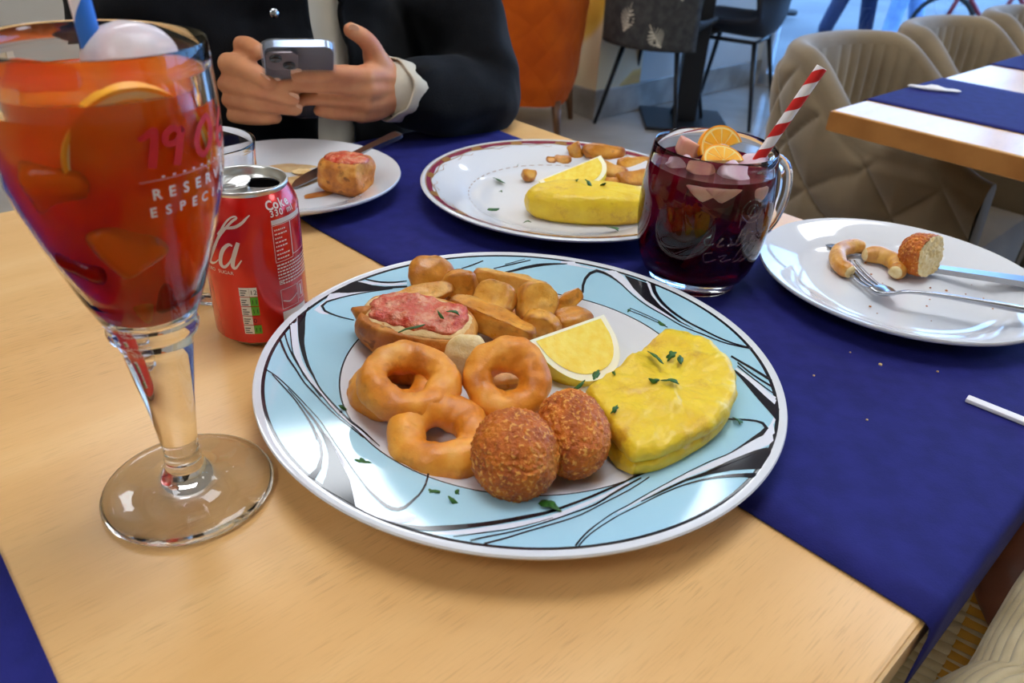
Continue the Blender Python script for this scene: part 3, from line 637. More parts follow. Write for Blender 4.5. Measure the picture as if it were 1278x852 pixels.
PLATE_WHITE = [[(-1540,593,-1547,693),(-1473,562,-1510,687),(-1442,643,-1484,723),(-1412,690,-1440,763),(-1371,724,-1394,794),(-1329,762,-1349,824),(-1286,797,-1303,853),(-1242,830,-1257,881),(-1198,863,-1210,908),(-1152,894,-1162,932),(-1106,924,-1114,956),(-1058,953,-1065,979),(-1011,982,-1015,1002)],[(-1498,527,-1470,601),(-1476,513,-1458,569),(-1452,500,-1447,544),(-1430,498,-1432,532),(-1411,502,-1414,529),(-1392,505,-1394,525)],[(-1304,945,-1312,987),(-1249,963,-1257,1005),(-1194,979,-1201,1021),(-1138,993,-1144,1033),(-1081,1002,-1085,1038),(-1024,1016,-1029,1047),(-968,1041,-973,1067),(-913,1070,-917,1091)],[(-1633,476,-1580,460),(-1620,387,-1571,386),(-1605,305,-1558,316),(-1585,226,-1540,246),(-1562,151,-1520,179),(-1535,81,-1498,112),(-1506,15,-1473,45),(-1478,-50,-1448,-20),(-1448,-115,-1423,-81),(-1414,-173,-1394,-135),(-1377,-222,-1362,-186),(-1340,-268,-1329,-236),(-1304,-312,-1294,-283),(-1268,-355,-1260,-328),(-1233,-398,-1225,-372),(-1198,-441,-1190,-415),(-1163,-482,-1155,-454),(-1127,-520,-1120,-492),(-1091,-557,-1085,-529),(-1057,-594,-1050,-566),(-1022,-633,-1015,-604),(-987,-668,-981,-640),(-952,-699,-946,-674),(-917,-730,-912,-710),(-882,-763,-878,-748),(-849,-797,-845,-785)],[(-394,-1565,-397,-1546),(-333,-1559,-336,-1533),(-272,-1550,-276,-1518),(-211,-1533,-216,-1497),(-150,-1511,-155,-1474),(-89,-1490,-94,-1451),(-27,-1469,-32,-1429),(35,-1445,31,-1405),(98,-1418,94,-1380),(162,-1388,157,-1351),(225,-1349,219,-1314),(289,-1303,282,-1269),(352,-1256,347,-1224),(417,-1205,412,-1177),(483,-1151,478,-1126),(548,-1093,544,-1070),(615,-1034,612,-1013)],[(519,-1310,517,-1304),(564,-1271,562,-1263),(610,-1232,608,-1222),(657,-1193,654,-1180),(704,-1155,701,-1139),(752,-1117,749,-1097),(801,-1080,798,-1056),(851,-1045,847,-1017),(901,-1011,898,-978),(951,-980,949,-942),(1002,-953,1001,-909),(1054,-926,1053,-877),(1106,-898,1105,-844),(1159,-869,1158,-811),(1213,-840,1211,-775),(1266,-810,1264,-737),(1320,-780,1318,-696),(1375,-755,1371,-652),(1435,-721,1421,-607),(1498,-656,1466,-562),(1552,-567,1506,-507),(1590,-468,1547,-431)],[(1437,118,1446,131),(1452,67,1468,89),(1467,16,1489,47),(1481,-34,1510,4),(1495,-83,1529,-39),(1509,-132,1547,-84),(1521,-181,1563,-131),(1533,-231,1578,-176),(1547,-280,1594,-215),(1563,-325,1615,-248),(1579,-368,1636,-282)],[(296,1541,298,1575),(369,1524,373,1576),(441,1506,447,1575),(512,1486,521,1566),(582,1466,596,1550),(646,1434,669,1516),(701,1376,736,1458),(752,1308,793,1382),(799,1232,836,1288),(846,1152,875,1197),(894,1074,919,1117),(942,1000,965,1041),(991,931,1010,967),(1042,868,1056,896),(1093,808,1104,831),(1145,752,1153,772),(1195,696,1202,713)],[(973,1290,1011,1298),(976,1212,1007,1221),(983,1136,1007,1150),(1000,1066,1020,1085),(1022,1004,1038,1023),(1047,949,1060,968),(1076,900,1087,917),(1104,851,1113,866)]]
PLATE_WHITE_SHAPE = [(-1111,-790),(-1044,-877),(-954,-1044),(-872,-1194),(-828,-1317),(-796,-1410),(-745,-1443),(-680,-1476),(-617,-1497),(-569,-1508),(-503,-1476),(-491,-1428),(-541,-1410),(-590,-1426),(-641,-1408),(-714,-1341),(-778,-1263),(-848,-1169),(-925,-1051),(-1005,-931),(-1084,-806)]

PR = [(0.0, 0.0055), (0.05, 0.0055), (0.094, 0.006), (0.102, 0.0075), (0.110, 0.0115), (0.1155, 0.0142), (0.1166, 0.0146)]
def zrim(r): return 0.0145+(r-0.116)/0.05*0.0093
PR += [(0.1176, zrim(0.1176))]+[(0.1176+0.0435*i/6, zrim(0.1176+0.0435*i/6)) for i in range(1, 7)]+[(0.1632, zrim(0.1632)), (0.166, 0.0241), (0.1678, 0.0240), (0.1684, 0.0228), (0.1676, 0.0212), (0.164, 0.0192), (0.13, 0.0095), (0.118, 0.0055), (0.105, 0.0015), (0.098, 0.0), (0.09, 0.0), (0.088, 0.002), (0.0, 0.0022)]
PMI = []
for i in range(len(PR)-1):
    r0, r1 = PR[i][0], PR[i+1][0]
    if i > 14: PMI.append(0)
    elif r0 >= 0.1166 and r1 <= 0.1611+1e-6: PMI.append(2 if r0 < 0.1175 else 1)
    elif abs(r0-0.1611) < 1e-4: PMI.append(2)
    else: PMI.append(0)
PX, PY = 0.0070, 0.4161
plate = tag(MB().lathe(PR, 160, PMI).build('dinner_plate', [m_porc, m_blue, m_line], None, (PX, PY, TZ+0.0009), (0, 0, 0), True, 50),
            'large round plate with pale blue rim and black swirls, holding the fried food and tortilla', 'plate')
def on_rim(x, y, lift):
    r = math.hypot(x, y); return (x, y, zrim(min(max(r, 0.1176), 0.1625))+lift)
mb = MB()
def rib(mb, R, lift):
    v = []
    for q in R:
        v += [on_rim(q[0]*1e-4, q[1]*1e-4, lift), on_rim(q[2]*1e-4, q[3]*1e-4, lift)]
    mb.add(v, [(2*i, 2*i+1, 2*i+3, 2*i+2) for i in range(len(R)-1)])
for i, R in enumerate(PLATE_WHITE):
    wb = MB(); rib(wb, R, 0.00010+0.00001*(i % 4)); wb.build('white_band', m_white_glaze, plate, angle=None)
MB().add([on_rim(x*1e-4, y*1e-4, 0.00012) for x, y in PLATE_WHITE_SHAPE], [tuple(range(len(PLATE_WHITE_SHAPE)))]).build('white_band', m_white_glaze, plate, angle=None)
mb = MB()
for i, R in enumerate(PLATE_LINES): rib(mb, R, 0.00022+0.00001*(i % 5))
for P in PLATE_SHAPES: mb.add([on_rim(x*1e-4, y*1e-4, 0.00022) for x, y in P], [tuple(range(len(P)))])
w_ = mb.build('painted_swirls', m_line, plate, angle=None); w_['label'] = 'black painted swirls'

def simple_plate(name, label, x, y, R, well, mats, n=128, lip=0.0, mi=None, prof=None, h=0.022):
    pr = prof or [(0, 0.005), (well*0.8, 0.005), (well*0.93, 0.006), (well, 0.010), (well*1.06, 0.0135), (R*0.93, h-0.002), (R*0.975, h-0.0002), (R*0.992, h+0.0002), (R, h-0.001), (R*0.994, h-0.003), (R*0.95, h-0.006), (well*1.05, 0.005), (well*0.92, 0.0), (well*0.85, 0.0), (well*0.83, 0.002), (0, 0.002)]
    return tag(MB().lathe(pr, n, mi or 0).build(name, mats, None, (x, y, TZ+0.0009), (0, 0, 0), True, 60), label, 'plate')
rplate = simple_plate('white_plate', 'plain white plate with knife, fork and leftovers, right of the dark red drink', 0.331, 0.597, 0.119, 0.088, m_porc)
lplate = simple_plate('white_plate', 'plain white plate with a bread stub and brown sauce, below the phone', -0.240, 0.755, 0.1135, 0.080, m_porc)
bx, by, bR = 0.0449, 0.769, 0.1507
bplate = simple_plate('dinner_plate', 'white plate with maroon and gold border, holding an omelette and wedges', bx, by, bR, 0.105, m_porc, 160, h=0.0235)
m_maroon = M('maroon_glaze', c(136, 52, 72), 0.12)
m_gold = M('gold_line', c(176, 128, 70), 0.3, metal=0.4)
def zb(r):
    pts = [(0.0977, 0.006), (0.105, 0.010), (0.1113, 0.0135), (0.1402, 0.0215), (0.1469, 0.0233)]
    for i in range(4):
        if r <= pts[i+1][0]: t = (r-pts[i][0])/(pts[i+1][0]-pts[i][0]); return pts[i][1]+(pts[i+1][1]-pts[i][1])*t
    return pts[-1][1]
mb = MB(); gd = MB()
def annulus(mb, r0f, r1f, a0, a1, n, lift):
    v = []
    for i in range(n+1):
        a = a0+(a1-a0)*i/n
        for r in (r0f(a), r1f(a)): v.append((r*math.cos(a), r*math.sin(a), zb(r)+lift))
    mb.add(v, [(2*i, 2*i+1, 2*i+3, 2*i+2) for i in range(n)])
annulus(mb, lambda a: 0.1395+0.0007*math.sin(a*24), lambda a: 0.1445, 0, 2*math.pi, 200, 0.00025)
annulus(gd, lambda a: 0.1448, lambda a: 0.1458, 0, 2*math.pi, 160, 0.0003)
annulus(gd, lambda a: 0.1378+0.0012*math.sin(a*16), lambda a: 0.1388+0.0012*math.sin(a*16), 0, 2*math.pi, 300, 0.0003)
for k in range(16):
    a = 2*math.pi*k/16
    annulus(gd, lambda t, a=a: 0.1375+abs(t-a)*0.02, lambda t, a=a: 0.1448-abs(t-a)*0.03, a-0.05, a+0.05, 6, 0.0004)
    annulus(gd, lambda t: 0.1345+0.002*math.sin((t)*40), lambda t: 0.1352+0.002*math.sin((t)*40), a+0.08, a+0.3, 10, 0.0003)
mb.build('maroon_border', m_maroon, bplate, angle=None)
gd.build('gold_ornament', m_gold, bplate, angle=None)
gd = MB()
for k in range(60):
    a = 2*math.pi*k/60; annulus(gd, lambda t: 0.1000, lambda t: 0.1008, a, a+0.06, 3, 0.0003)
gd.build('dotted_ring', M('pale_brown_print', c(170, 140, 120), 0.2), bplate, angle=None)
# sauce and oil left on the white plates
def smear(label, loc, rx, ry, rz, mat, seed, name='sauce_smear'):
    n = 40; v = [(0, 0, 0.0007)]; 
    for k, rr in enumerate((0.55, 1.0)):
        for i in range(n):
            a = 2*math.pi*i/n; q = rr*(1+0.35*noise.noise(Vector((math.cos(a)*1.6, math.sin(a)*1.6, seed))))
            v.append((q*rx*math.cos(a), q*ry*math.sin(a), 0.0006 if k == 0 else 0.0))
    f = [(0, 1+i, 1+(i+1) % n) for i in range(n)]+[(1+i, 1+n+i, 1+n+(i+1) % n, 1+(i+1) % n) for i in range(n)]
    o = MB().add(v, f).build(name, mat, None, loc, (0, 0, rz), True, None)
    return tag(o, label, 'sauce')
m_sauce = M('brown_sauce', c(170, 92, 38), 0.25, c(196, 130, 66), 60)
m_sauce2 = M('thin_sauce', c(206, 160, 104), 0.2, c(224, 190, 140), 50)

# ------------------------------------------------------------------ drinks
m_glass = M('clear_glass', (1, 1, 1, 1), 0.0, trans=1.0, ior=1.44)
def mix_liquid(name, refr, diff, fac, stops=None, rough=0.0, ior=1.33, trl=0.6, span=(0.108, 0.216)):
    """cloudy drink: part refraction, part scattering inside"""
    mt = bpy.data.materials.new(name); mt.use_nodes = True
    n = mt.node_tree; n.nodes.clear(); L = n.links.new
    o = n.nodes.new('ShaderNodeOutputMaterial')
    rf = n.nodes.new('ShaderNodeBsdfRefraction'); rf.inputs['IOR'].default_value = ior; rf.inputs['Roughness'].default_value = rough; rf.inputs['Color'].default_value = refr
    di = n.nodes.new('ShaderNodeBsdfDiffuse'); di.inputs[0].default_value = diff
    tr = n.nodes.new('ShaderNodeBsdfTranslucent'); tr.inputs[0].default_value = diff
    gl = n.nodes.new('ShaderNodeBsdfGlossy'); gl.inputs['Roughness'].default_value = 0.02
    fr = n.nodes.new('ShaderNodeFresnel'); fr.inputs['IOR'].default_value = 1.15
    a = n.nodes.new('ShaderNodeMixShader'); a.inputs[0].default_value = trl
    b = n.nodes.new('ShaderNodeMixShader'); b.inputs[0].default_value = fac
    d = n.nodes.new('ShaderNodeMixShader')
    L(di.outputs[0], a.inputs[1]); L(tr.outputs[0], a.inputs[2])
    L(rf.outputs[0], b.inputs[1]); L(a.outputs[0], b.inputs[2])
    L(fr.outputs[0], d.inputs[0]); L(b.outputs[0], d.inputs[1]); L(gl.outputs[0], d.inputs[2]); L(d.outputs[0], o.inputs[0])
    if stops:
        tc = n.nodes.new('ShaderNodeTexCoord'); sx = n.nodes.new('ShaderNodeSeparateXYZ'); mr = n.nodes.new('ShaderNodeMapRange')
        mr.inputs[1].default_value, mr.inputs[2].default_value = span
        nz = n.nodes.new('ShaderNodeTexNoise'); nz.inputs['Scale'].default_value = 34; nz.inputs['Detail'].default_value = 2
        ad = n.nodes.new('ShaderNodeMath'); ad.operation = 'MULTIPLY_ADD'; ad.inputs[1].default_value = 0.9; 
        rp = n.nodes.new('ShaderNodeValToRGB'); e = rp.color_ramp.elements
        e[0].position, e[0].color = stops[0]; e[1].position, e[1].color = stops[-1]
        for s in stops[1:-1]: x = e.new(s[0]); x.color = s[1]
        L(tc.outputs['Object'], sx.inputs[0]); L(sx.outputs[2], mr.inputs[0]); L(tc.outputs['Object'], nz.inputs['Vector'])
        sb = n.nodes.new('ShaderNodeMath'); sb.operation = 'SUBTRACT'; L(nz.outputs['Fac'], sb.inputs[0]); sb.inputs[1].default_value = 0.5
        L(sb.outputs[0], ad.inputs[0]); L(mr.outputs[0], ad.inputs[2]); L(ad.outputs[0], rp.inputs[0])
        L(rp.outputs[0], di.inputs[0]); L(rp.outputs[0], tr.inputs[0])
    return mt
GX, GY = -0.1706, 0.3051
GOB = [(0.0001, 0.0008), (0.030, 0.0006), (0.0405, 0.0), (0.0432, 0.0006), (0.0442, 0.0021), (0.0436, 0.0034), (0.036, 0.0045), (0.025, 0.0068), (0.016, 0.0105), (0.0112, 0.0160), (0.0092, 0.0215), (0.0094, 0.0235), (0.0087, 0.026), (0.0088, 0.031), (0.0100, 0.045), (0.0120, 0.062), (0.0142, 0.077), (0.0160, 0.090), (0.0175, 0.098), (0.0203, 0.1015), (0.0207, 0.104), (0.0198, 0.107), (0.0215, 0.111), (0.0265, 0.124), (0.0318, 0.140), (0.0365, 0.154), (0.0405, 0.169), (0.0428, 0.181), (0.0440, 0.195), (0.0441, 0.210), (0.0437, 0.222), (0.0434, 0.2305), (0.0430, 0.2318), (0.0424, 0.2312), (0.0424, 0.222), (0.0428, 0.210), (0.0426, 0.195), (0.0414, 0.181), (0.0390, 0.169), (0.0350, 0.154), (0.0302, 0.140), (0.0249, 0.125), (0.0195, 0.115), (0.014, 0.1105), (0.007, 0.1088), (0.0001, 0.1083)]
m_bowl = M('thin_bowl_glass', (1, 1, 1, 1), 0.0, trans=1.0, ior=1.2)
gob = tag(MB().lathe(GOB, 96, [1 if 0.112 < GOB[i][1] < 0.2215 else 0 for i in range(len(GOB)-1)])
          .build('stemmed_glass', [m_glass, m_bowl], None, (GX, GY, TZ+0.0006), (0, 0, 0), True, 80), 'large stemmed glass with red numerals printed on its bowl, full of orange spritz', 'glass')
GFACE = math.radians(-60.785)
GPROF = [(0.0265, .124), (0.0318, .140), (0.0365, .154), (0.0405, .169), (0.0428, .181), (0.0440, .195), (0.0441, .210), (0.0437, .222), (0.0434, .2305)]
def prof_r(P, z):
    for i in range(len(P)-1):
        if z <= P[i+1][1]: t = (z-P[i][1])/(P[i+1][1]-P[i][1]); return P[i][0]+(P[i+1][0]-P[i][0])*t
    return P[-1][0]
def gob_pt(deg, z, lift=0.00035):
    r = prof_r(GPROF, z)+lift; a = GFACE+math.radians(deg); return (r*math.cos(a), r*math.sin(a), z)
m_redprint = M('red_print', c(206, 22, 24), 0.5)
m_whiteprint = M('white_print', c(236, 226, 214), 0.5)
num = MB()
def gstrip(mb, pts, n=14): strip(mb, spline(pts, n), lambda x, y: gob_pt(x, y))
def gs(pts): return [(d, z, wd) for d, z, wd in pts]
# numerals drawn as brush strokes; chart = (degrees round the bowl, height); width given in mm -> local chart scale
def brush(mb, pts, fn, n=16):
    P = spline(pts, n); v = []
    for i, (x, y, wd) in enumerate(P):
        x0, y0 = P[max(i-1, 0)][:2]; x1, y1 = P[min(i+1, n-1)][:2]
        dx, dy = x1-x0, y1-y0; L = math.hypot(dx, dy) or 1
        nx, ny = -dy/L*wd/2, dx/L*wd/2
        v += [fn(x+nx, y+ny), fn(x-nx, y-ny)]
    mb.add(v, [(2*i, 2*i+1, 2*i+3, 2*i+2) for i in range(n-1)])
R_G = 0.044
gfn = lambda x, y: gob_pt(math.degrees(x/R_G/1000), y/1000)
dg = lambda d: math.radians(d)*R_G*1000
for st in ([(dg(11.5), 203.6, 1.6), (dg(14.5), 204.2, 2.4), (dg(19.5), 206.3, 2.6), (dg(19), 203, 3.0), (dg(17.3), 198, 3.4), (dg(15.3), 192.2, 3.4)],
           [(dg(33.5), 203.5, 2.2), (dg(29), 205.8, 2.6), (dg(24.5), 203.6, 2.6), (dg(24.5), 200.6, 2.6), (dg(29), 200.2, 2.4), (dg(34), 203.4, 2.6), (dg(33.5), 204.5, 2.8), (dg(31.5), 199, 3.2), (dg(28), 191.4, 3.3)],
           [(dg(52), 206.2, 2.4), (dg(46.5), 203.5, 2.8), (dg(42.5), 198.5, 2.8), (dg(43), 194, 2.8), (dg(47), 192, 2.6), (dg(52.5), 195.5, 2.8), (dg(55.5), 201, 2.8), (dg(54), 205.5, 2.6), (dg(51), 206.2, 2.2)],
           [(dg(73), 206, 2.6), (dg(66), 201, 2.8), (dg(62), 195.5, 2.8), (dg(65), 191.8, 2.6), (dg(71), 193.5, 2.6), (dg(71), 197.5, 2.6), (dg(65), 197.5, 2.2)]):
    brush(num, st, gfn, 22)
x_ = num.build('printed_numerals', m_redprint, gob, angle=None); x_['label'] = 'red printed numerals'
let = bpy.data.meshes.new('lettering')
def ring_text(string, size, d0, z0, step, mat, fn, bold=0.0):
    """letters one by one round a body of revolution, first letter centred at d0 degrees"""
    bm = bmesh.new()
    for i, chx in enumerate(string):
        if chx == ' ': continue
        me = text_mesh(chx, size*1000, lambda x, y, i=i: fn(d0+step*i, x/1000, z0+y/1000), mat, offset=bold)
        bm.from_mesh(me)
    me = bpy.data.meshes.new('lettering'); bm.to_mesh(me); bm.free(); me.materials.append(mat); return me
gt = lambda d, x, z: gob_pt(d+math.degrees(x/R_G), z)
x_ = ob('printed_name', ring_text('RESERVA', 0.0062, 15.5, 0.1795, 8.2, m_whiteprint, gt, 0.12), gob); x_['label'] = 'white printed capitals'
x_ = ob('printed_name', ring_text('ESPECIAL', 0.0058, 12.5, 0.1722, 8.2, m_whiteprint, gt, 0.12), gob); x_['label'] = 'white printed capitals'
dots = MB()
for k in range(9):
    d0 = 20+6*k
    brush(dots, [(dg(d0-0.8), 188.2, 0.6), (dg(d0+0.8), 188.2, 0.6)], gfn, 4)
brush(dots, [(dg(8), 187.2, .15), (dg(30), 187.2, .15), (dg(60), 187.2, .15)], gfn, 20)
dots.build('printed_dots', m_whiteprint, gob, angle=None)
m_spritz = mix_liquid('orange_spritz', c(255, 96, 10), c(255, 90, 4), 0.80, [(0.0, c(214, 20, 0)), (0.2, c(244, 42, 0)), (0.5, c(255, 76, 0)), (0.8, c(255, 108, 4)), (1.0, c(255, 140, 24))], trl=0.5)
LP = [(0.0001, 0.1086), (0.007, 0.1091), (0.0139, 0.1108), (0.0193, 0.1153), (0.0246, 0.1252), (0.0299, 0.1402), (0.0347, 0.1542), (0.0387, 0.1692), (0.0411, 0.1811), (0.0423, 0.195), (0.0425, 0.210), (0.0423, 0.2162), (0.0414, 0.2156), (0.030, 0.2152), (0.0001, 0.2152)]
tag(MB().lathe(LP, 80).build('spritz', m_spritz, None, (GX, GY, TZ+0.0006), (0, 0, 0), True, 60), 'orange spritz filling the stemmed glass', 'drink')
# ice and orange in the spritz
m_ice = M('cloudy_ice', c(236, 222, 226), 0.12, c(250, 246, 248), 60, trans=0.35, ior=1.25, sss=0.3, sssr=(1, .8, .8), bump=0.3, bscale=120)
m_ice_o = M('orange_ice', c(255, 150, 50), 0.08, trans=0.85, ior=1.12)
def citrus(name, label, loc, rot, R, th, cols, frac=2*math.pi, ncell=9, cat='fruit slice', group=None):
    t = thing(name, label, cat, loc, rot, group)
    n = 64; a0 = 0; full = frac > 6.2
    def sector(r0, r1, z0, z1, mat, nm, s0=0.0, s1=None, inset=0):
        s1 = frac if s1 is None else s1; mb = MB(); v = []; f = []; k = max(4, int(n*(s1-s0)/(2*math.pi)))
        for i in range(k+1):
            a = s0+(s1-s0)*i/k
            for r, z in ((r0, z0), (r1, z0), (r1, z1), (r0, z1)): v.append((r*math.cos(a), r*math.sin(a), z))
        for i in range(k):
            for j in range(4): f.append((i*4+j, (i+1)*4+j, (i+1)*4+(j+1) % 4, i*4+(j+1) % 4))
        f += [(0, 1, 2, 3), (k*4, k*4+3, k*4+2, k*4+1)]
        mb.add(v, f); return ob(nm, mb.mesh(mat, True, nm, 50), t)
    sector(R*0.94, R, -th/2, th/2, cols[0], 'peel')
    sector(0.0002, R*0.94, -th*0.46, th*0.46, cols[1], 'pith')
    for i in range(ncell):
        s = frac/ncell
        sector(R*0.09, R*0.84, -th*0.52, th*0.52, cols[2], 'segment', i*s+0.05, (i+1)*s-0.05)
    return t
m_opeel = M('orange_peel', c(250, 150, 10), 0.45, c(255, 170, 24), 40, sss=0.2)
m_opith = M('orange_pith', c(250, 216, 140), 0.6, sss=0.3)
m_opulp = M('orange_pulp', c(252, 168, 30), 0.3, c(255, 186, 60), 90, sss=0.4, sssr=(1, .5, .1))
OC = (m_opeel, m_opith, m_opulp)
def gp(dx, dy, z): return (GX+dx, GY+dy, TZ+z)
citrus('orange_slice', 'orange slice standing against the front of the stemmed glass, behind the red numerals', gp(0.0222, -0.0228, 0.1945), look_rot((0.697, -0.717, -0.13)), 0.0272, 0.005, OC)
citrus('orange_slice', 'orange slice lying at the back of the spritz, left of the blue straw', gp(-0.017, 0.010, 0.2130), look_rot((-0.15, 0.1, 1)), 0.0205, 0.005, OC)
tag(ob('ice_ball', MB().add(*blob((0.0195, 0.0185, 0.0165), 4, (), 0.0015, 60, seed=3)).mesh(m_ice), None, gp(0.0075, 0.0165, 0.2200)), 'rounded cloudy ice lump rising above the rim, right of the blue straw', 'ice')
tag(ob('ice_cube', MB().add(*blob((0.014, 0.012, 0.010), 4, (), 0.0015, 60, seed=5, power=5)).mesh(m_ice_o), None, gp(-0.015, -0.012, 0.2125), (0.2, 0.3, 0.6)), 'half sunk ice cube glinting at the front of the spritz', 'ice')
m_ice_a = mix_liquid('amber_ice', c(255, 150, 60), c(255, 140, 40), 0.55, None, trl=0.5, ior=1.2)
m_ice_r = mix_liquid('red_ice', c(230, 60, 16), c(190, 30, 4), 0.55, None, trl=0.5, ior=1.2)
for i, (dg_, z, rad, rr_, mt_, lb) in enumerate(((-38, 0.188, (0.016, 0.013, 0.015), 0.0270, m_ice_a, 'large pale amber ice cube at the upper left of the spritz'), (-8, 0.160, (0.014, 0.012, 0.013), 0.0255, m_ice_a, 'amber ice cube in the lower middle of the spritz, under the printed capitals'),
        (-42, 0.152, (0.012, 0.011, 0.013), 0.0205, m_ice_r, 'dark red ice cube at the lower left of the spritz'), (22, 0.134, (0.010, 0.009, 0.011), 0.0165, m_ice_r, 'dark red ice cube at the narrow foot of the bowl'), (2, 0.127, (0.009, 0.008, 0.009), 0.0145, m_ice_a, 'small amber ice cube lowest in the bowl'))):
    a_ = GFACE+math.radians(dg_)
    tag(ob('ice_cube', MB().add(*blob(rad, 4, (), 0.0006, 60, seed=60+i, power=5.5)).mesh(mt_), None, gp(rr_*math.cos(a_), rr_*math.sin(a_), z), (0.5*math.sin(i*2.1), 0.6*math.cos(i*1.7), a_+0.35)), lb, 'ice', 'ice cubes in the spritz')
def paper_straw(name, label, p0, p1, r, c1, c2, turns, duty=0.5):
    p0, p1 = Vector(p0), Vector(p1); L = (p1-p0).length
    t = thing(name, label, 'straw', p0, look_rot(p1-p0)); n = 32; k = 60
    for nm, mat, s in (('tube', c2, 0), ('stripe', c1, 1)):
        mb = MB(); v = []; f = []
        if s == 0:
            mb.lathe([(r, 0), (r, L), (r*0.86, L), (r*0.86, 0), (r, 0)], n)
        else:
            K = 160
            for i in range(K+1):
                for j in range(9):
                    a = turns*2*math.pi*i/K; z = L*i/K+(j/8-0.5)*duty*L/turns
                    z = min(max(z, 0), L); v.append(((r+0.00012)*math.cos(a), (r+0.00012)*math.sin(a), z))
            for i in range(K):
                for j in range(8): f.append((i*9+j, (i+1)*9+j, (i+1)*9+j+1, i*9+j+1))
            mb.add(v, f)
        ob(nm, mb.mesh(mat, True, nm, 60), t)
    return t
m_pw = M('white_paper', c(238, 234, 236), 0.6); m_pb = M('blue_paper', c(40, 112, 205), 0.55); m_pr = M('red_paper', c(206, 28, 24), 0.55)
paper_straw('paper_straw', 'blue and white striped paper straw in the stemmed glass', gp(0.012, -0.010, 0.130), (-0.1829, 0.3237, TZ+0.2812), 0.0041, m_pb, m_pw, 4.2, 0.62)

# cola can
CX, CY = -0.1831, 0.4767
CFACE = math.radians(-68.99)
m_red = M('red_lacquer', c(206, 24, 14), 0.22, metal=0.35, spec=0.6, coat=0.4)
m_alum = M('can_aluminium', c(214, 212, 208), 0.28, metal=1.0)
m_dark = M('inside_dark', c(6, 5, 5), 0.9, spec=0.0)
can = thing('cola_can', 'red cola can standing between the stemmed glass and the swirl plate', 'can', (CX, CY, TZ+0.0006))
CPR = [(0.033, 0.0085), (0.033, 0.0975), (0.0322, 0.1015), (0.0305, 0.1055), (0.0285, 0.1095), (0.0273, 0.1115)]
ob('body', MB().lathe([(0.0262, 0.0045), (0.0300, 0.006), (0.0322, 0.0072)]+CPR, 80).mesh(m_red, True, 'body', 70), can)
ob('base', MB().lathe([(0.0001, 0.0085), (0.018, 0.005), (0.0225, 0.0006), (0.0238, 0.0), (0.0248, 0.0008), (0.0262, 0.0045)], 64).mesh(m_alum), can)
ob('rim', MB().lathe([(0.0273, 0.1115), (0.0277, 0.1128), (0.0279, 0.1145), (0.0272, 0.1153), (0.0262, 0.1148), (0.0256, 0.1125), (0.0250, 0.1088), (0.0243, 0.1082), (0.0236, 0.1088), (0.0230, 0.1098)], 80).mesh(m_alum), can)
lid = MB(); oc = Vector((0.0080, 0.0080)); od = Vector((0.72, 0.69)).normalized(); on = Vector((-od.y, od.x)); n = 64
v = []
for i in range(n):
    a = 2*math.pi*i/n; v.append((0.0230*math.cos(a), 0.0230*math.sin(a), 0.1098))
hole = []
for i in range(n):
    a = 2*math.pi*i/n
    rr = 1.0
    p = oc+Vector((math.cos(a)*0.0125, math.sin(a)*0.0098))
    hole.append(p); v.append((p.x, p.y, 0.1098))
for p in hole: v.append((p.x, p.y, 0.1085))
lid.add(v, [(i, (i+1) % n, n+(i+1) % n, n+i) for i in range(n)]+[(n+i, n+(i+1) % n, 2*n+(i+1) % n, 2*n+i) for i in range(n)])
ob('lid', lid.mesh(m_alum, True, 'lid', 30), can)
ob('opening', MB().add([(p.x, p.y, 0.1084) for p in hole], [tuple(range(n))]).mesh(m_dark, False), can)
tab = MB()
def tabpt(u, w_, z): p = Vector((-0.0045, -0.0035))+Vector((0.86, -0.5))*w_+Vector((0.5, 0.86))*u; return (p.x, p.y, z)
pts = [tabpt(0.0105*math.cos(a)*(1 if math.cos(a) > 0 else 1.15), 0.0078*math.sin(a), 0.1128+0.0022*max(0, math.cos(a))) for a in [2*math.pi*i/36 for i in range(36)]]
inn = [tabpt(-0.0055+0.0038*math.cos(a), 0.0045*math.sin(a), 0.1125) for a in [2*math.pi*i/36 for i in range(36)]]
low = [(x, y, z-0.0011) for x, y, z in pts]; inl = [(x, y, z-0.0011) for x, y, z in inn]
tab.add(pts+inn+low+inl, [(i, (i+1) % 36, 36+(i+1) % 36, 36+i) for i in range(36)]+[(72+i, 72+(i+1) % 36, (i+1) % 36, i) for i in range(36)]+[(108+i, 36+i, 36+(i+1) % 36, 108+(i+1) % 36) for i in range(36)])
tab.lathe([(0.0026, 0.1095), (0.0026, 0.1128), (0.0015, 0.1136), (0.0001, 0.1136)], 16, ctr=(0, 0))
ob('pull_tab', tab.mesh(m_alum, True, 'tab', 40), can)
def can_pt(deg, z, lift=0.00018):
    r = prof_r(CPR, z)+lift; a = CFACE+math.radians(deg); return (r*math.cos(a), r*math.sin(a), z)
cfn = lambda x, y: can_pt(math.degrees(x/33.0), y/1000)
m_silver = M('pale_print', c(214, 200, 188), 0.35)
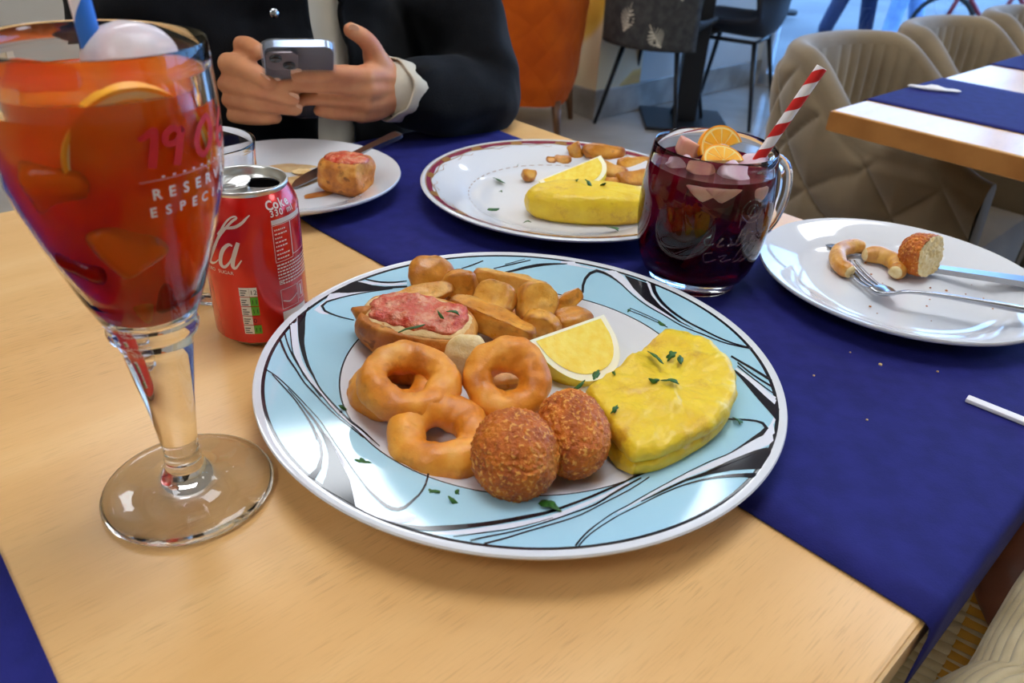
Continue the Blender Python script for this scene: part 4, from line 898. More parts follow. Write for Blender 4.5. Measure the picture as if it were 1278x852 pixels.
SC = {'l': [(-63.7, 66.13, 2.0), (-54.0, 73.16, 2.5), (-45.0, 80.2, 2.8), (-35.7, 87.76, 3.0), (-26.3, 94.02, 3.0), (-18.7, 98.45, 3.0), (-14.0, 100.27, 2.5), (-15.7, 101.31, 2.0), (-21.0, 100.27, 2.0), (-27.0, 96.88, 2.5), (-33.3, 91.41, 3.0), (-41.0, 83.59, 3.5), (-49.7, 75.25, 4.5), (-57.3, 68.73, 5.5), (-57.7, 65.34, 4.5), (-50.0, 66.39, 2.0), (-43.7, 69.51, 1.3)],
      'sw': [(-39.3, 88.02, 1.5), (-31.7, 92.45, 2.5), (-24.3, 93.49, 3.5), (-16.3, 94.54, 4.0), (-9.0, 97.14, 3.5), (-3.7, 100.0, 2.5), (0.3, 101.83, 1.0)],
      'a': [(-23.0, 80.98, 2.0), (-27.3, 81.76, 4.0), (-34.7, 77.85, 5.0), (-40.0, 71.6, 5.5), (-41.0, 66.39, 5.5), (-36.3, 65.08, 4.0), (-29.3, 68.99, 2.5), (-23.0, 75.25, 2.0), (-16.7, 82.55, 2.0)],
      'a2': [(-16.0, 83.59, 4.5), (-20.0, 78.12, 5.5), (-24.3, 71.6, 5.5), (-26.0, 66.39, 5.0), (-22.7, 65.34, 3.0), (-15.0, 71.08, 1.5)],
      'o': [(-72, 78, 3), (-80, 72, 5), (-83, 66, 5), (-78, 64, 3), (-71, 70, 4), (-69, 76, 4), (-73, 79, 3)], 'hy': [(-88, 76, 2), (-98, 74, 2)],
      'aa': [(-104, 80.98, 2.0), (-109, 81, 4.0), (-116, 77, 5.0), (-121, 71.6, 5.5), (-121, 66.39, 5.5), (-116, 65.08, 4.0), (-110, 68.99, 2.5), (-100, 82.55, 2.0)], 'aa2': [(-98, 83.59, 4.5), (-102, 78.12, 5.5), (-106, 71.6, 5.5), (-107, 66.39, 5.0), (-104, 65.34, 3.0), (-97, 71, 1.5)],
      'cc': [(-124, 78, 3), (-128, 82, 3), (-134, 77, 5), (-138, 70, 5), (-134, 65, 4), (-126, 68, 2)], 'oo': [(-146, 78, 3), (-153, 72, 5), (-155, 66, 5), (-150, 64, 3), (-145, 70, 4), (-143, 76, 4), (-147, 79, 3)],
      'C': [(-162, 94, 2), (-168, 99, 4), (-178, 94, 6), (-186, 82, 7), (-186, 70, 6), (-176, 64, 5), (-162, 68, 2)], 'Cs': [(-162, 68, 2), (-140, 58, 4), (-110, 56, 4), (-85, 60, 2)]}
mb = MB()
for k_, P in SC.items(): brush(mb, [(math.radians(d)*33, z, wd*0.52) for d, z, wd in P], cfn, 40)
x_ = mb.build('script_lettering', m_silver, can, angle=None); x_['label'] = 'pale flowing script lettering'
m_cwhite = M('label_white', c(222, 214, 200), 0.45); m_cgreen = M('label_green', c(90, 160, 40), 0.45); m_cred = M('label_red', c(200, 40, 30), 0.45); m_cblack = M('label_black', c(30, 24, 22), 0.5)
def patch(mb, d0, d1, z0, z1, lift=0.0002, mi=0, n=8):
    v = []
    for i in range(n+1):
        d = d0+(d1-d0)*i/n; v += [can_pt(d, z0/1000, lift), can_pt(d, z1/1000, lift)]
    mb.add(v, [(2*i, 2*i+2, 2*i+3, 2*i+1) for i in range(n)], mi)
lab = MB()
for i in range(5):
    zt = 50.8-7.25*i; patch(lab, -23.5, -12.2, zt-6.7, zt)
    patch(lab, -12.0, -3.2, zt-6.7, zt, 0.0002, (0, 1, 1, 2, 1)[i])
    for r in range(3): patch(lab, -22.3, -14.5-1.5*((i+r) % 3), zt-1.9-1.7*r-0.6, zt-1.9-1.7*r+0.1, 0.0003, 3, 4)
x_ = ob('nutrition_label', lab.mesh([m_cwhite, m_cgreen, m_cred, m_cblack], True, 'nutrition_label', None), can); x_['label'] = 'white and green nutrition label'
ct = lambda d, x, z: can_pt(d+math.degrees(x/0.033), z, 0.0003)
for i, tx in enumerate(('12', '11', '11', '0', '11')):
    ob('label_figures', ring_text(tx, 0.0048, -9.5, (50.8-7.25*i-5.2)/1000, 4.2, m_cblack, ct), can)
lab = MB()
def outline(d0, d1, z0, z1, t=0.35):
    patch(lab, d0, d1, z0, z0+t); patch(lab, d0, d1, z1-t, z1); dd = math.degrees(t/33); patch(lab, d0, d0+dd, z0, z1, n=1); patch(lab, d1-dd, d1, z0, z1, n=1)
patch(lab, 22.5, 72, 92.8, 96.2); outline(22.5, 48, 66, 92.4); outline(48, 74, 68, 92.4)
rnd = random.Random(4)
for i in range(8):                       # small print
    z = 89-2.9*i; d = 25
    while d < 40-6*(i % 3 == 2): k = rnd.uniform(1.2, 3.4); patch(lab, d, d+k, z-0.55, z+0.45, n=2); d += k+0.9
for i in range(7):
    z = 63.8-2.35*i; d = 23.5+(6 if i > 4 else 0)
    while d < 76: k = rnd.uniform(1.5, 4.5); patch(lab, d, min(d+k, 77), z-0.55, z+0.5, n=2); d += k+1.0
outline(24, 29.5, 49.5, 52.6, 0.5); patch(lab, 25.6, 27.8, 50.6, 51.6)
outline(24, 49, 30.5, 45.5); outline(50.5, 60, 33, 45.5)
for i in range(14):
    a = i/13; patch(lab, 26+20*a, 27.6+20*a, 35+6*abs(a-0.4)**1.3-0.4, 35+6*abs(a-0.4)**1.3+0.4, n=1)
patch(lab, 54, 56.5, 35, 43.5); patch(lab, 23.8, 62, 18, 28.5)
x_ = ob('small_print', lab.mesh(m_silver, True, 'small_print', None), can); x_['label'] = 'pale small print and boxes'
x_ = ob('name_lettering', ring_text('Coke', 0.0078, 24.5, 0.1030, 8.6, m_silver, ct, 0.22), can); x_['label'] = 'pale name lettering on the shoulder'
x_ = ob('volume_lettering', ring_text('330 ml', 0.0058, 25, 0.0985, 6.2, m_silver, ct, 0.12), can); x_['label'] = 'pale volume lettering'
x_ = ob('zero_lettering', ring_text('ZERO SUGAR', 0.0035, -66, 0.0600, 4.2, m_silver, ct, 0.0), can); x_['label'] = 'pale small capitals'

# tumbler behind the can
tag(MB().lathe([(0.0001, 0.0), (0.029, 0.0), (0.0325, 0.0015), (0.0338, 0.005), (0.03395, 0.008), (0.0345, 0.018), (0.0390, 0.101), (0.0397, 0.1135), (0.0400, 0.119), (0.03995, 0.1197), (0.0394, 0.1201), (0.0388, 0.1196), (0.0385, 0.1190), (0.0382, 0.1135), (0.0376, 0.101), (0.0332, 0.020), (0.0328, 0.014), (0.0318, 0.0112), (0.0295, 0.0098), (0.024, 0.0094), (0.0001, 0.009)], 80).build('tumbler', m_glass, None, (-0.236, 0.535, TZ+0.0006), (0, 0, 0), True, 60), 'empty clear tumbler behind the red can', 'glass')

# mug of dark red fruit punch
MX, MY = 0.1538, 0.6017
mug = thing('glass_mug', 'dimpled clear glass mug of dark red fruit drink with a handle', 'mug', (MX, MY, TZ+0.0018))
ob('bowl', MB().lathe([(0.0001, 0.003), (0.028, 0.002), (0.033, 0.0), (0.0365, 0.0006), (0.0383, 0.003), (0.0390, 0.0085), (0.0440, 0.0125), (0.0475, 0.020), (0.0518, 0.036), (0.0538, 0.050), (0.0545, 0.062), (0.0544, 0.076), (0.0538, 0.086), (0.0522, 0.098), (0.0502, 0.111), (0.0492, 0.1175), (0.0484, 0.1193), (0.0475, 0.1185), (0.0478, 0.111), (0.0494, 0.098), (0.0509, 0.086), (0.0515, 0.076), (0.0516, 0.062), (0.0508, 0.050), (0.0488, 0.036), (0.0440, 0.022), (0.038, 0.0155), (0.028, 0.0135), (0.0001, 0.0130)], 96).mesh(m_glass, True, 'bowl', 80), mug)
ha_ = math.radians(22)
hd = Vector((math.cos(ha_), math.sin(ha_), 0))
hp = spline([(0.0495, 0.103), (0.062, 0.104), (0.075, 0.094), (0.0795, 0.072), (0.074, 0.049), (0.062, 0.036), (0.0512, 0.034)], 26)
ob('handle', MB().tube([hd*r+Vector((0, 0, z)) for r, z in hp], [0.0068]+[0.0058]*24+[0.0066], 14, flat=0.75).mesh(m_glass), mug)
MPR = [(0.0385, 0), (0.0464, .017), (0.0518, .036), (0.0545, .062), (0.0544, .076), (0.0522, .098), (0.0498, .1135)]
MFACE = math.radians(-104.34)
def mug_pt(deg, z, lift=0.0004):
    r = prof_r(MPR, z)+lift; a = MFACE+math.radians(deg); return (r*math.cos(a), r*math.sin(a), z)
def relief(polylines, nm, r=0.0006):
    mb = MB()
    for P in polylines: mb.tube([mug_pt(d, z/1000, 0.0) for d, z in spline(P, 5*len(P))], r, 6)
    return ob(nm, mb.mesh(m_glass), mug)
relief([[(10, 63), (5, 60), (7, 55), (14, 57)], [(17, 59), (20, 62), (16, 55), (22, 56)], [(25, 62), (28, 58), (25, 55), (31, 57)], [(36, 70), (32, 56), (38, 57)], [(42, 70), (38, 56), (44, 57)], [(34, 64), (46, 66)], [(48, 63), (46, 56), (52, 57)],
        [(14, 49), (7, 47), (9, 40), (18, 43)], [(19, 45), (26, 47), (22, 41), (31, 43)], [(40, 55), (34, 41), (40, 42)], [(46, 56), (40, 41), (47, 42)], [(54, 52), (50, 41), (56, 42)], [(54, 56), (55, 56.5)]], 'raised_script', 0.0009)
relief([[(43+11*math.cos(t), 83+9*math.sin(t)) for t in [2*math.pi*i/14 for i in range(15)]], [(43+6*math.cos(t), 83+5*math.sin(t)) for t in [2*math.pi*i/10 for i in range(11)]], [(40, 80), (43, 86), (46, 80)]], 'raised_badge')
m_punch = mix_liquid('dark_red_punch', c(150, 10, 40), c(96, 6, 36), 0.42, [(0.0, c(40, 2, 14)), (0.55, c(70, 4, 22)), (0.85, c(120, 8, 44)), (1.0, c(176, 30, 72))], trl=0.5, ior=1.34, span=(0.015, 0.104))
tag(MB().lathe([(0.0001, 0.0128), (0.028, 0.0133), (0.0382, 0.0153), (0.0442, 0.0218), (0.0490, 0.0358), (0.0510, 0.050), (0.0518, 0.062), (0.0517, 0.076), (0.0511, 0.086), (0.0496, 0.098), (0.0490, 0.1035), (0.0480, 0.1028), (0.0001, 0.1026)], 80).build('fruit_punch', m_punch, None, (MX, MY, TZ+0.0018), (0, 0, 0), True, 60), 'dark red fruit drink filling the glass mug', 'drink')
m_peach = M('stained_apple', c(226, 150, 140), 0.35, c(240, 190, 160), 50, sss=0.3)
m_pinkice = M('pink_ice', c(232, 190, 206), 0.15, c(244, 220, 228), 60, trans=0.3, ior=1.25)
fr_ = [((-0.0145, 0.022, 0.108), (0.012, 0.009, 0.008), m_peach, 'pale apple chunk at the left of the mug, touching its rim', 4), ((0.003, 0.006, 0.107), (0.014, 0.010, 0.007), m_pinkice, 'pink tinted ice lump in the middle of the mug', 4),
       ((0.026, -0.006, 0.106), (0.015, 0.011, 0.006), m_pinkice, 'pink tinted ice lump at the foot of the red striped straw', 4), ((-0.012, -0.020, 0.105), (0.013, 0.009, 0.006), m_peach, 'rosy apple chunk at the front of the mug', 3.5),
       ((0.010, -0.028, 0.104), (0.012, 0.010, 0.005), m_pinkice, 'clear pink ice flake at the front right of the mug', 4), ((-0.030, -0.006, 0.104), (0.010, 0.010, 0.006), m_pinkice, 'small pink ice lump against the left wall of the mug', 3)]
for i, (p, r, mt, lb, pw) in enumerate(fr_):
    ice = 'ice' in lb
    tag(ob('ice_cube' if ice else 'apple_chunk', MB().add(*blob(r, 4, [((0.25*(-1)**i, 0.3, 1), r[2]*0.55), ((0.8, -0.7*(-1)**i, 0.1), r[0]*0.6)], 0.0006, 60, seed=i+11, power=pw+2)).mesh(mt), None, (MX+p[0], MY+p[1], TZ+0.0018+p[2]), (0.3*math.sin(i*2), 0.3*math.cos(i*3), i*1.3)), lb, 'ice' if ice else 'fruit')
citrus('orange_wedge', 'orange wedge with its peel arched at the back of the mug', (MX+0.008, MY+0.018, TZ+0.112), look_rot((0.2, -0.85, 0.5), 0.5), 0.019, 0.006, OC, math.pi, 5)
citrus('orange_wedge', 'orange wedge lying in front of the pink ice in the mug', (MX+0.006, MY-0.006, TZ+0.1085), look_rot((0.1, -0.5, 0.9), 0.2), 0.017, 0.005, OC, math.pi, 5)
citrus('orange_wedge', 'orange wedge sunk in the red drink below the straw', (MX+0.022, MY-0.0360, TZ+0.094), look_rot((0.5, -0.9, 0.2), 3.6), 0.015, 0.006, OC, math.pi, 5)
for i, (d_, z, sx) in enumerate(((-2, 0.093, 0.016), (14, 0.0935, 0.015), (52, 0.093, 0.008))):
    p = mug_pt(d_, z, -0.0085)
    tag(ob('apple_chunk', MB().add(*blob((sx, 0.007, 0.007), 3, [((0.62, 0, -0.8), 0.0032), ((-0.62, 0, -0.8), 0.0045)], 0.0004, 60, seed=i+40, power=6)).mesh(m_peach), None, (MX+p[0], MY+p[1], TZ+0.0018+p[2]), (0, 0, MFACE+math.radians(d_+90))),
        ('rosy apple piece just under the surface, left of the centre of the mug', 'rosy apple piece just under the surface at the centre of the mug', 'thin rosy apple piece under the surface beside the mug handle')[i], 'fruit')
paper_straw('paper_straw', 'red and white striped paper straw leaning in the glass mug', (MX-0.006, MY-0.006, TZ+0.022), (0.2168, 0.5900, TZ+0.186), 0.0041, m_pr, m_pw, 8.0, 0.5)

# ------------------------------------------------------------------ cutlery and small things
m_steel = M('cutlery_steel', c(172, 172, 176), 0.24, metal=1.0)
m_steel_h = M('dark_steel', c(120, 122, 130), 0.28, metal=1.0)
def W3(p): return Vector((p[0], p[1], TZ+p[2]))
def knife(label, tip, blade_end, handle_end, wid, group):
    tip, be, he = W3(tip), W3(blade_end), W3(handle_end)
    t = thing('table_knife', label, 'knife', be, (0, 0, 0), group)
    def blade(a, b, prof, nm, mat, thk):
        d = (b-a); L = d.length; d.normalize(); sd = d.cross(Vector((0, 0, 1))).normalized(); u = sd.cross(d)
        v = []; f = []
        for (s, lo, hi, h) in prof:
            p = a+d*(s*L)-be
            for x, y in ((lo, -h), (hi, -h), (hi, h), (lo, h)): v.append(p+sd*x*wid+u*y*thk)
        k = len(prof)
        for i in range(k-1):
            for j in range(4): f.append((i*4+j, i*4+(j+1) % 4, (i+1)*4+(j+1) % 4, (i+1)*4+j))
        f += [(3, 2, 1, 0), tuple(4*(k-1)+j for j in range(4))]
        ob(nm, MB().add(v, f).mesh(mat, True, nm, 35), t)
    blade(tip, be, [(0, 0.3, 0.35, 0.4), (0.06, 0.05, 0.46, .6), (0.18, -0.25, 0.5, 0.8), (0.4, -0.45, 0.5, 0.9), (0.85, -0.5, 0.48, 1), (1, -0.3, 0.4, 1)], 'blade', m_steel, 0.0009)
    blade(be, he, [(0, -0.25, 0.3, 1), (0.08, -0.26, 0.3, 1.8), (0.6, -0.34, 0.34, 2), (0.93, -0.42, 0.42, 1.9), (0.98, -0.36, 0.36, 1.6), (1, -0.2, 0.2, 1.2)], 'handle', m_steel, 0.0013)
    return t
knife('steel knife whose handle rises over the edge of the sauce-stained plate', (-0.243, 0.748, 0.0085), (-0.1985, 0.8270, 0.0150), (-0.1455, 0.8790, 0.0320), 0.019, 'table knives')
knife('steel knife lying under the bitten croquette on the plain plate', (0.2962, 0.682, 0.0095), (0.370, 0.6335, 0.0115), (0.4430, 0.5800, 0.0260), 0.0175, 'table knives')
fk = thing('table_fork', 'steel fork leaning on the plain plate with its tines on a fried ring', 'fork', W3((0.3104, 0.5586, 0.014)))
fo = W3((0.3104, 0.5586, 0.014))
A_, B_ = Vector((0.2984, 0.6323, 0.0125)), Vector((0.3075, 0.5800, 0.0135))
fd = (A_-B_).normalized(); fs = Vector((0, 0, 1)).cross(fd).normalized()
for i in range(4):
    o_ = (i-1.5)*0.0052
    pts = [B_+fd*(-0.004)+fs*o_*0.95+Vector((0, 0, 0.0005)), B_+fd*0.012+fs*o_+Vector((0, 0, -0.0028)), B_+fd*0.034+fs*o_+Vector((0, 0, -0.0016)), A_+fs*o_*0.9+Vector((0, 0, 0.002))]
    pp = [W3(p)-fo for p in spline([tuple(q) for q in pts], 10)]
    ob('tine', MB().tube(pp, [0.0015]*7+[0.0013, 0.001, 0.0005], 8).mesh(m_steel), fk)
ctr = [W3(p)-fo for p in spline([tuple(B_+fd*0.0), tuple(B_-fd*0.012+Vector((0, 0, 0.0015))), (0.3115, 0.5600, 0.0195), (0.3200, 0.5555, 0.0235), (0.3400, 0.5490, 0.0255), (0.3700, 0.5370, 0.0270), (0.4090, 0.5200, 0.0290)], 30)]
wd = [0.0098, 0.0104, 0.0106, 0.0104, 0.0098, 0.0090, 0.0078, 0.0066, 0.0056, 0.0050]+[0.0048]*6+[0.0050, 0.0053, 0.0056, 0.0060, 0.0064, 0.0068, 0.0072, 0.0076, 0.008, 0.0084, 0.0086, 0.0084, 0.0072, 0.0040]
ob('neck_and_handle', MB().tube(ctr, wd, 12, flat=0.34).mesh(m_steel), fk)
# straw wrapper and the white plate and napkin on the second table
tag(MB().rbox((-0.0035, -0.05, 0.0), (0.0035, 0.05, 0.003), 0.0006, 2).build('paper_wrapper', m_pw, None, (0.3535, 0.4020, TZ+0.0022), (0, 0, math.radians(49)), True, 40), 'white paper straw wrapper at the edge of the navy runner', 'wrapper')
tag(MB().add(*blob((0.045, 0.012, 0.004), 3, (), 0.004, 40, seed=8)).build('paper_napkin', m_pw, None, T(-0.515, 1.545, 0.0055), (0, 0, ANG+0.5), True, 40), 'crumpled white paper napkin at the rim of the second table', 'napkin')
simple_plate('white_plate', 'white plate standing on the second table', *tuple(T(-0.435, 2.19, 0))[:2], 0.115, 0.08, m_porc, 64)

# ------------------------------------------------------------------ food
m_fry = food('fried_batter', [(0.28, c(184, 96, 14)), (0.45, c(222, 134, 34)), (0.6, c(236, 156, 52)), (0.8, c(246, 184, 84))], 42, None, (c(170, 88, 20), 120, 0.62, 0.3), (0.34, 0.5), (0.35, 190, 0.0012), (0.35, 800, 0.0005))
m_croq = food('breadcrumb_crust', [(0.3, c(152, 64, 0)), (0.5, c(200, 100, 6)), (0.7, c(220, 128, 18))], 70, None, (c(242, 176, 80), 420, 0.56, 0.8), (0.4, 0.6), (0.8, 420, 0.0022), (0.7, 1300, 0.0008))
m_pot = food('roast_potato', [(0.3, c(218, 142, 40)), (0.5, c(242, 182, 78)), (0.7, c(250, 208, 118))], 48, c(170, 92, 20), (c(140, 74, 22), 150, 0.64, 0.3), (0.25, 0.45))
m_pot2 = food('browned_potato', [(0.3, c(194, 114, 26)), (0.5, c(228, 154, 50)), (0.7, c(244, 186, 82))], 44, c(146, 72, 14), (c(122, 60, 16), 140, 0.62, 0.3), (0.25, 0.45))
m_tort = M('egg_tortilla', c(240, 206, 52), 0.38, c(226, 182, 40), 46, (0.35, 0.7), bump=0.7, bscale=110, bdist=0.0022, sss=0.1, sssr=(1, .8, .2), sss_scale=0.003)
def tort_mat():
    mt = m_tort; n = mt.node_tree; p = n.nodes['Principled BSDF']; L = n.links.new
    src = p.inputs['Base Color'].links[0].from_socket
    tc = n.nodes.new('ShaderNodeTexCoord'); nz = n.nodes.new('ShaderNodeTexNoise'); nz.inputs['Scale'].default_value = 34; nz.inputs['Detail'].default_value = 7; nz.inputs['Roughness'].default_value = 0.72
    L(tc.outputs['Object'], nz.inputs['Vector'])
    r = n.nodes.new('ShaderNodeMapRange'); r.inputs[1].default_value, r.inputs[2].default_value = 0.55, 0.66; L(nz.outputs['Fac'], r.inputs[0])
    ml = n.nodes.new('ShaderNodeMath'); ml.operation = 'MULTIPLY'; ml.inputs[1].default_value = 0.6; L(r.outputs[0], ml.inputs[0])
    mx = n.nodes.new('ShaderNodeMix'); mx.data_type = 'RGBA'; L(ml.outputs[0], mx.inputs[0]); L(src, mx.inputs[6]); mx.inputs[7].default_value = c(188, 122, 40)
    L(mx.outputs[2], p.inputs['Base Color'])
tort_mat()
m_crust = food('bread_crust', [(0.3, c(150, 76, 14)), (0.5, c(204, 122, 36)), (0.68, c(230, 166, 76))], 42, None, (c(110, 52, 14), 110, 0.62, 0.7), (0.4, 0.6), (0.6, 200, 0.0015))
m_crumb = M('bread_crumb', c(238, 206, 150), 0.7, c(224, 180, 116), 120, bump=0.6, bscale=500)
m_tomato = food('grated_tomato', [(0.3, c(200, 50, 30)), (0.48, c(216, 100, 72)), (0.68, c(234, 168, 130))], 130, None, (c(222, 108, 46), 200, 0.62, 0.7), (0.08, 0.25), (0.8, 240, 0.0025), (0.5, 700, 0.0008))
m_lrind = M('lemon_rind', c(240, 214, 60), 0.4, bump=0.25, bscale=600)
m_lpith = M('lemon_pith', c(246, 238, 206), 0.55, sss=0.3)
m_lpulp = M('lemon_pulp', c(250, 224, 104), 0.2, c(242, 206, 72), 160, stretch=(1, 1, 0.2), sss=0.4, sssr=(1, .8, .3), bump=0.3, bscale=500)
m_parsley = M('parsley_green', c(52, 104, 30), 0.5, c(30, 76, 20), 300)
m_pale = M('fried_flesh', c(238, 216, 166), 0.6, c(226, 194, 130), 220, bump=0.5, bscale=600)
def pos(x, y, z): return (x, y, TZ+z)
# battered rings
def ring(label, p, R, r, n, seed, rot=None):
    o = ob('fried_ring', ring_mesh(R, r, m_fry, seed), None, pos(*p), look_rot(n, seed))
    return tag(o, label, 'fried ring', 'battered rings on the swirl plate')
ring('golden battered ring lying on top of another, its hole towards the bread slice', (-0.0610, 0.3770, 0.0300), 0.0222, 0.0100, (0.10, -0.16, 1), 1)
ring('golden battered ring half hidden under the uppermost ring, at the plate\'s inner edge', (-0.0720, 0.3900, 0.0155), 0.0205, 0.0098, (-0.12, 0.05, 1), 2)
ring('golden battered ring propped up facing out, beside the lemon wedge', (-0.0020, 0.3840, 0.0310), 0.0172, 0.0102, (0.0, -0.62, 0.80), 3)
ring('golden battered ring lying flat against the round croquette', (-0.0372, 0.3415, 0.0172), 0.0200, 0.0112, (0.04, -0.22, 1), 4)
# croquettes
def croquette(label, p, rad, rz, seed, group):
    o = ob('croquette', MB().add(*blob(rad, 6, (), 0.0016, 45, 0.0013, 460, seed)).mesh(m_croq), None, pos(*p), (0, 0, rz))
    return tag(o, label, 'croquette', group)
croquette('round brown breaded croquette nearest the front edge of the plate', (0.0050, 0.3140, 0.0305), (0.0235, 0.0270, 0.0232), 0.2, 1, 'croquettes on the swirl plate')
croquette('longer dark brown croquette between the round one and the tortilla', (0.0375, 0.3390, 0.0282), (0.0203, 0.0315, 0.0210), 0.12, 2, 'croquettes on the swirl plate')
# potato omelette wedge
def slab(name, outline, zbot, ztop, mat, label, cat, seed=0, bulge=0.003, steps=((0.985, 0.0), (1.0, 0.12), (1.005, 0.30), (0.99, 0.40), (0.968, 0.45), (0.99, 0.50), (1.008, 0.62), (1.0, 0.80), (0.98, 0.92), (0.945, 0.985), (0.87, 1.0), (0.8, 1.0), (0.73, 1.0), (0.66, 1.0), (0.59, 1.0), (0.52, 1.0), (0.45, 1.0), (0.38, 1.0), (0.31, 1.0), (0.24, 1.0), (0.17, 1.0), (0.1, 1.0), (0.04, 1.0), (0.0, 1.0)), amp=0.0012, amp2=0.0004, sub=160):
    n = len(outline); P = []
    for i in range(sub):                # resample, slightly rounding the corners
        x = i/sub*n; j = int(x); t = x-j; a, b = Vector(outline[j]), Vector(outline[(j+1) % n]); P.append(a+(b-a)*t)
    for _ in range(3): P = [(P[i-1]+P[i]*2+P[(i+1) % sub])/4 for i in range(sub)]
    cen = sum(P, Vector((0, 0)))/sub; v = []; f = []
    for (k, h) in steps:
        for p in P:
            q = cen+(p-cen)*k; zb_, zt = zbot(q.x, q.y), ztop(q.x, q.y)
            z = zb_+(zt-zb_)*h+(bulge*(1-k*k) if h > 0.9 else 0)
            w_ = Vector((q.x, q.y, z)); d = Vector(((q-cen).x*k*8, (q-cen).y*k*8, 1 if h > 0.8 else 0.1)); d.normalize()
            w_ += d*(amp*fbm(w_+Vector((seed, 0, 0)), 45, 3)+amp2*fbm(w_, 210, 2))*(1 if h > 0.1 else 0); v.append(w_-Vector((cen.x, cen.y, 0)))
    for s in range(len(steps)-1):
        for i in range(sub): f.append((s*sub+i, s*sub+(i+1) % sub, (s+1)*sub+(i+1) % sub, (s+1)*sub+i))
    f.append(tuple(range(sub))[::-1])
    o = MB().add(v, f).build(name, mat, None, (cen.x, cen.y, TZ), (0, 0, 0), True, 70)
    return tag(o, label, cat)
def plate_z(x, y):
    r = math.hypot(x-PX, y-PY); return (0.0075 if r < 0.100 else 0.0075+(r-0.1)/0.016*0.008 if r < 0.116 else zrim(min(r, 0.16))+0.0012)+0.0009
OUT = [(0.0471, 0.3775), (0.0548, 0.3560), (0.0630, 0.3350), (0.0705, 0.3185), (0.0851, 0.3224), (0.0997, 0.3325), (0.1155, 0.3457), (0.1290, 0.3610), (0.1375, 0.3790), (0.1412, 0.3950), (0.1408, 0.4200), (0.1330, 0.4415), (0.1210, 0.4510), (0.1079, 0.4548), (0.0853, 0.4269), (0.0646, 0.4015)]
slab('tortilla', OUT, plate_z, lambda x, y: 0.0335+0.004*((x-0.05)/0.09), m_tort, 'folded yellow egg tortilla wedge with browned spots on the right of the swirl plate', 'tortilla', 3, bulge=0.002, amp=0.0030, amp2=0.0009)
# lemon wedges
def lemon(label, aL, aR, rind_pt, open_deg, side, group, R=None):
    aL, aR, rp = Vector(pos(*aL)), Vector(pos(*aR)), Vector(pos(*rind_pt))
    cen = (aL+aR)/2; X = (aR-aL).normalized(); L = (aR-aL).length/2
    U = (rp-cen); U -= X*U.dot(X); R = U.length; U.normalize(); N = X.cross(U)
    t = thing('lemon_wedge', label, 'lemon', cen, (0, 0, 0), group)
    def P(s, a, k=1.0, off=0.0):       # s along the axis -1..1, a opening angle
        rr = R*max(0.0, 1-abs(s)**2.4)**0.5*k
        return X*(s*L*k if k != 1 else s*L)+(U*math.cos(a)+N*side*math.sin(a))*rr
    A = math.radians(open_deg); n = 28; k = 12
    v = []; f = []
    for i in range(n+1):
        s = -1+2*i/n
        for j in range(k+1): v.append(P(s, A*j/k))
    for i in range(n):
        for j in range(k): f.append((i*(k+1)+j, (i+1)*(k+1)+j, (i+1)*(k+1)+j+1, i*(k+1)+j+1))
    ob('rind', MB().add(v, f).mesh(m_lrind), t)
    for a, sg in ((0.0, -1), (A, 1)):
        nn = (N*side*math.cos(a)-U*math.sin(a))*sg
        rim = [P(-1+2*i/n, a) for i in range(n+1)]
        inn = [P(-0.93+1.86*i/n, a, 0.88)*1.0+nn*0.0004 for i in range(n+1)]
        core = [X*(-0.86*L+1.72*L*i/n)+(U*math.cos(a)+N*side*math.sin(a))*R*0.05+nn*0.0004 for i in range(n+1)]
        ax = [X*(-L+2*L*i/n) for i in range(n+1)]
        ob('pith', MB().add(rim+ax, [(i, i+1, n+2+i, n+1+i) for i in range(n)]).mesh(m_lpith, False), t)
        ob('pulp', MB().add(inn+core, [(i, i+1, n+2+i, n+1+i) for i in range(n)]).mesh(m_lpulp, False), t)
    return t
lemon('lemon wedge with its cut face turned out, behind the propped-up ring', (0.0110, 0.4330, 0.0300), (0.0640, 0.4700, 0.0330), (0.0495, 0.4100, 0.0125), 52, 1, 'lemon wedges')
# potatoes
def wedge(label, p, rad, rot, seed, mat, planes=(), group='potato wedges on the swirl plate', name='potato_wedge', sub=4):
    o = ob(name, MB().add(*blob(rad, sub, planes, 0.0021, 60, 0.0005, 260, seed, 2.6, 0.96)).mesh(mat), None, pos(*p), rot)
    return tag(o, label, 'potato wedge', group)
D = math.radians
wedge('round browned potato slice at the far left of the potatoes', (-0.0650, 0.5200, 0.0300), (0.0175, 0.0165, 0.0085), (D(50), D(10), D(10)), 1, m_pot2)
wedge('crinkled potato piece wedged right beside the round slice', (-0.0420, 0.5070, 0.0290), (0.0150, 0.0120, 0.0110), (D(20), D(-15), D(-30)), 2, m_pot2, [((0.4, -0.8, 0.5), 0.006)])
wedge('long golden potato wedge lying along the back of the pile', (-0.0040, 0.5160, 0.0310), (0.0285, 0.0120, 0.0105), (D(10), D(4), D(-10)), 3, m_pot, [((0, -0.85, 0.5), 0.0052), ((0, 0.45, 0.9), 0.0052)])
wedge('potato piece with a pale cut face in the middle of the pile', (-0.0150, 0.4840, 0.0320), (0.0165, 0.0135, 0.0100), (D(35), 0, D(-28)), 4, m_pot, [((0, -0.1, 1), 0.0055)])
wedge('long potato wedge reaching from the bread towards the lemon', (-0.0150, 0.4590, 0.0300), (0.0340, 0.0125, 0.0120), (D(15), D(8), D(-24)), 5, m_pot2, [((0.0, 0.35, 0.94), 0.0052), ((0, -0.92, 0.4), 0.0058)])
wedge('rounded potato half standing at the right of the pile', (0.0165, 0.4850, 0.0300), (0.0150, 0.0125, 0.0165), (D(-14), D(12), D(10)), 6, m_pot, [((0.1, -1, 0.25), 0.0055)])
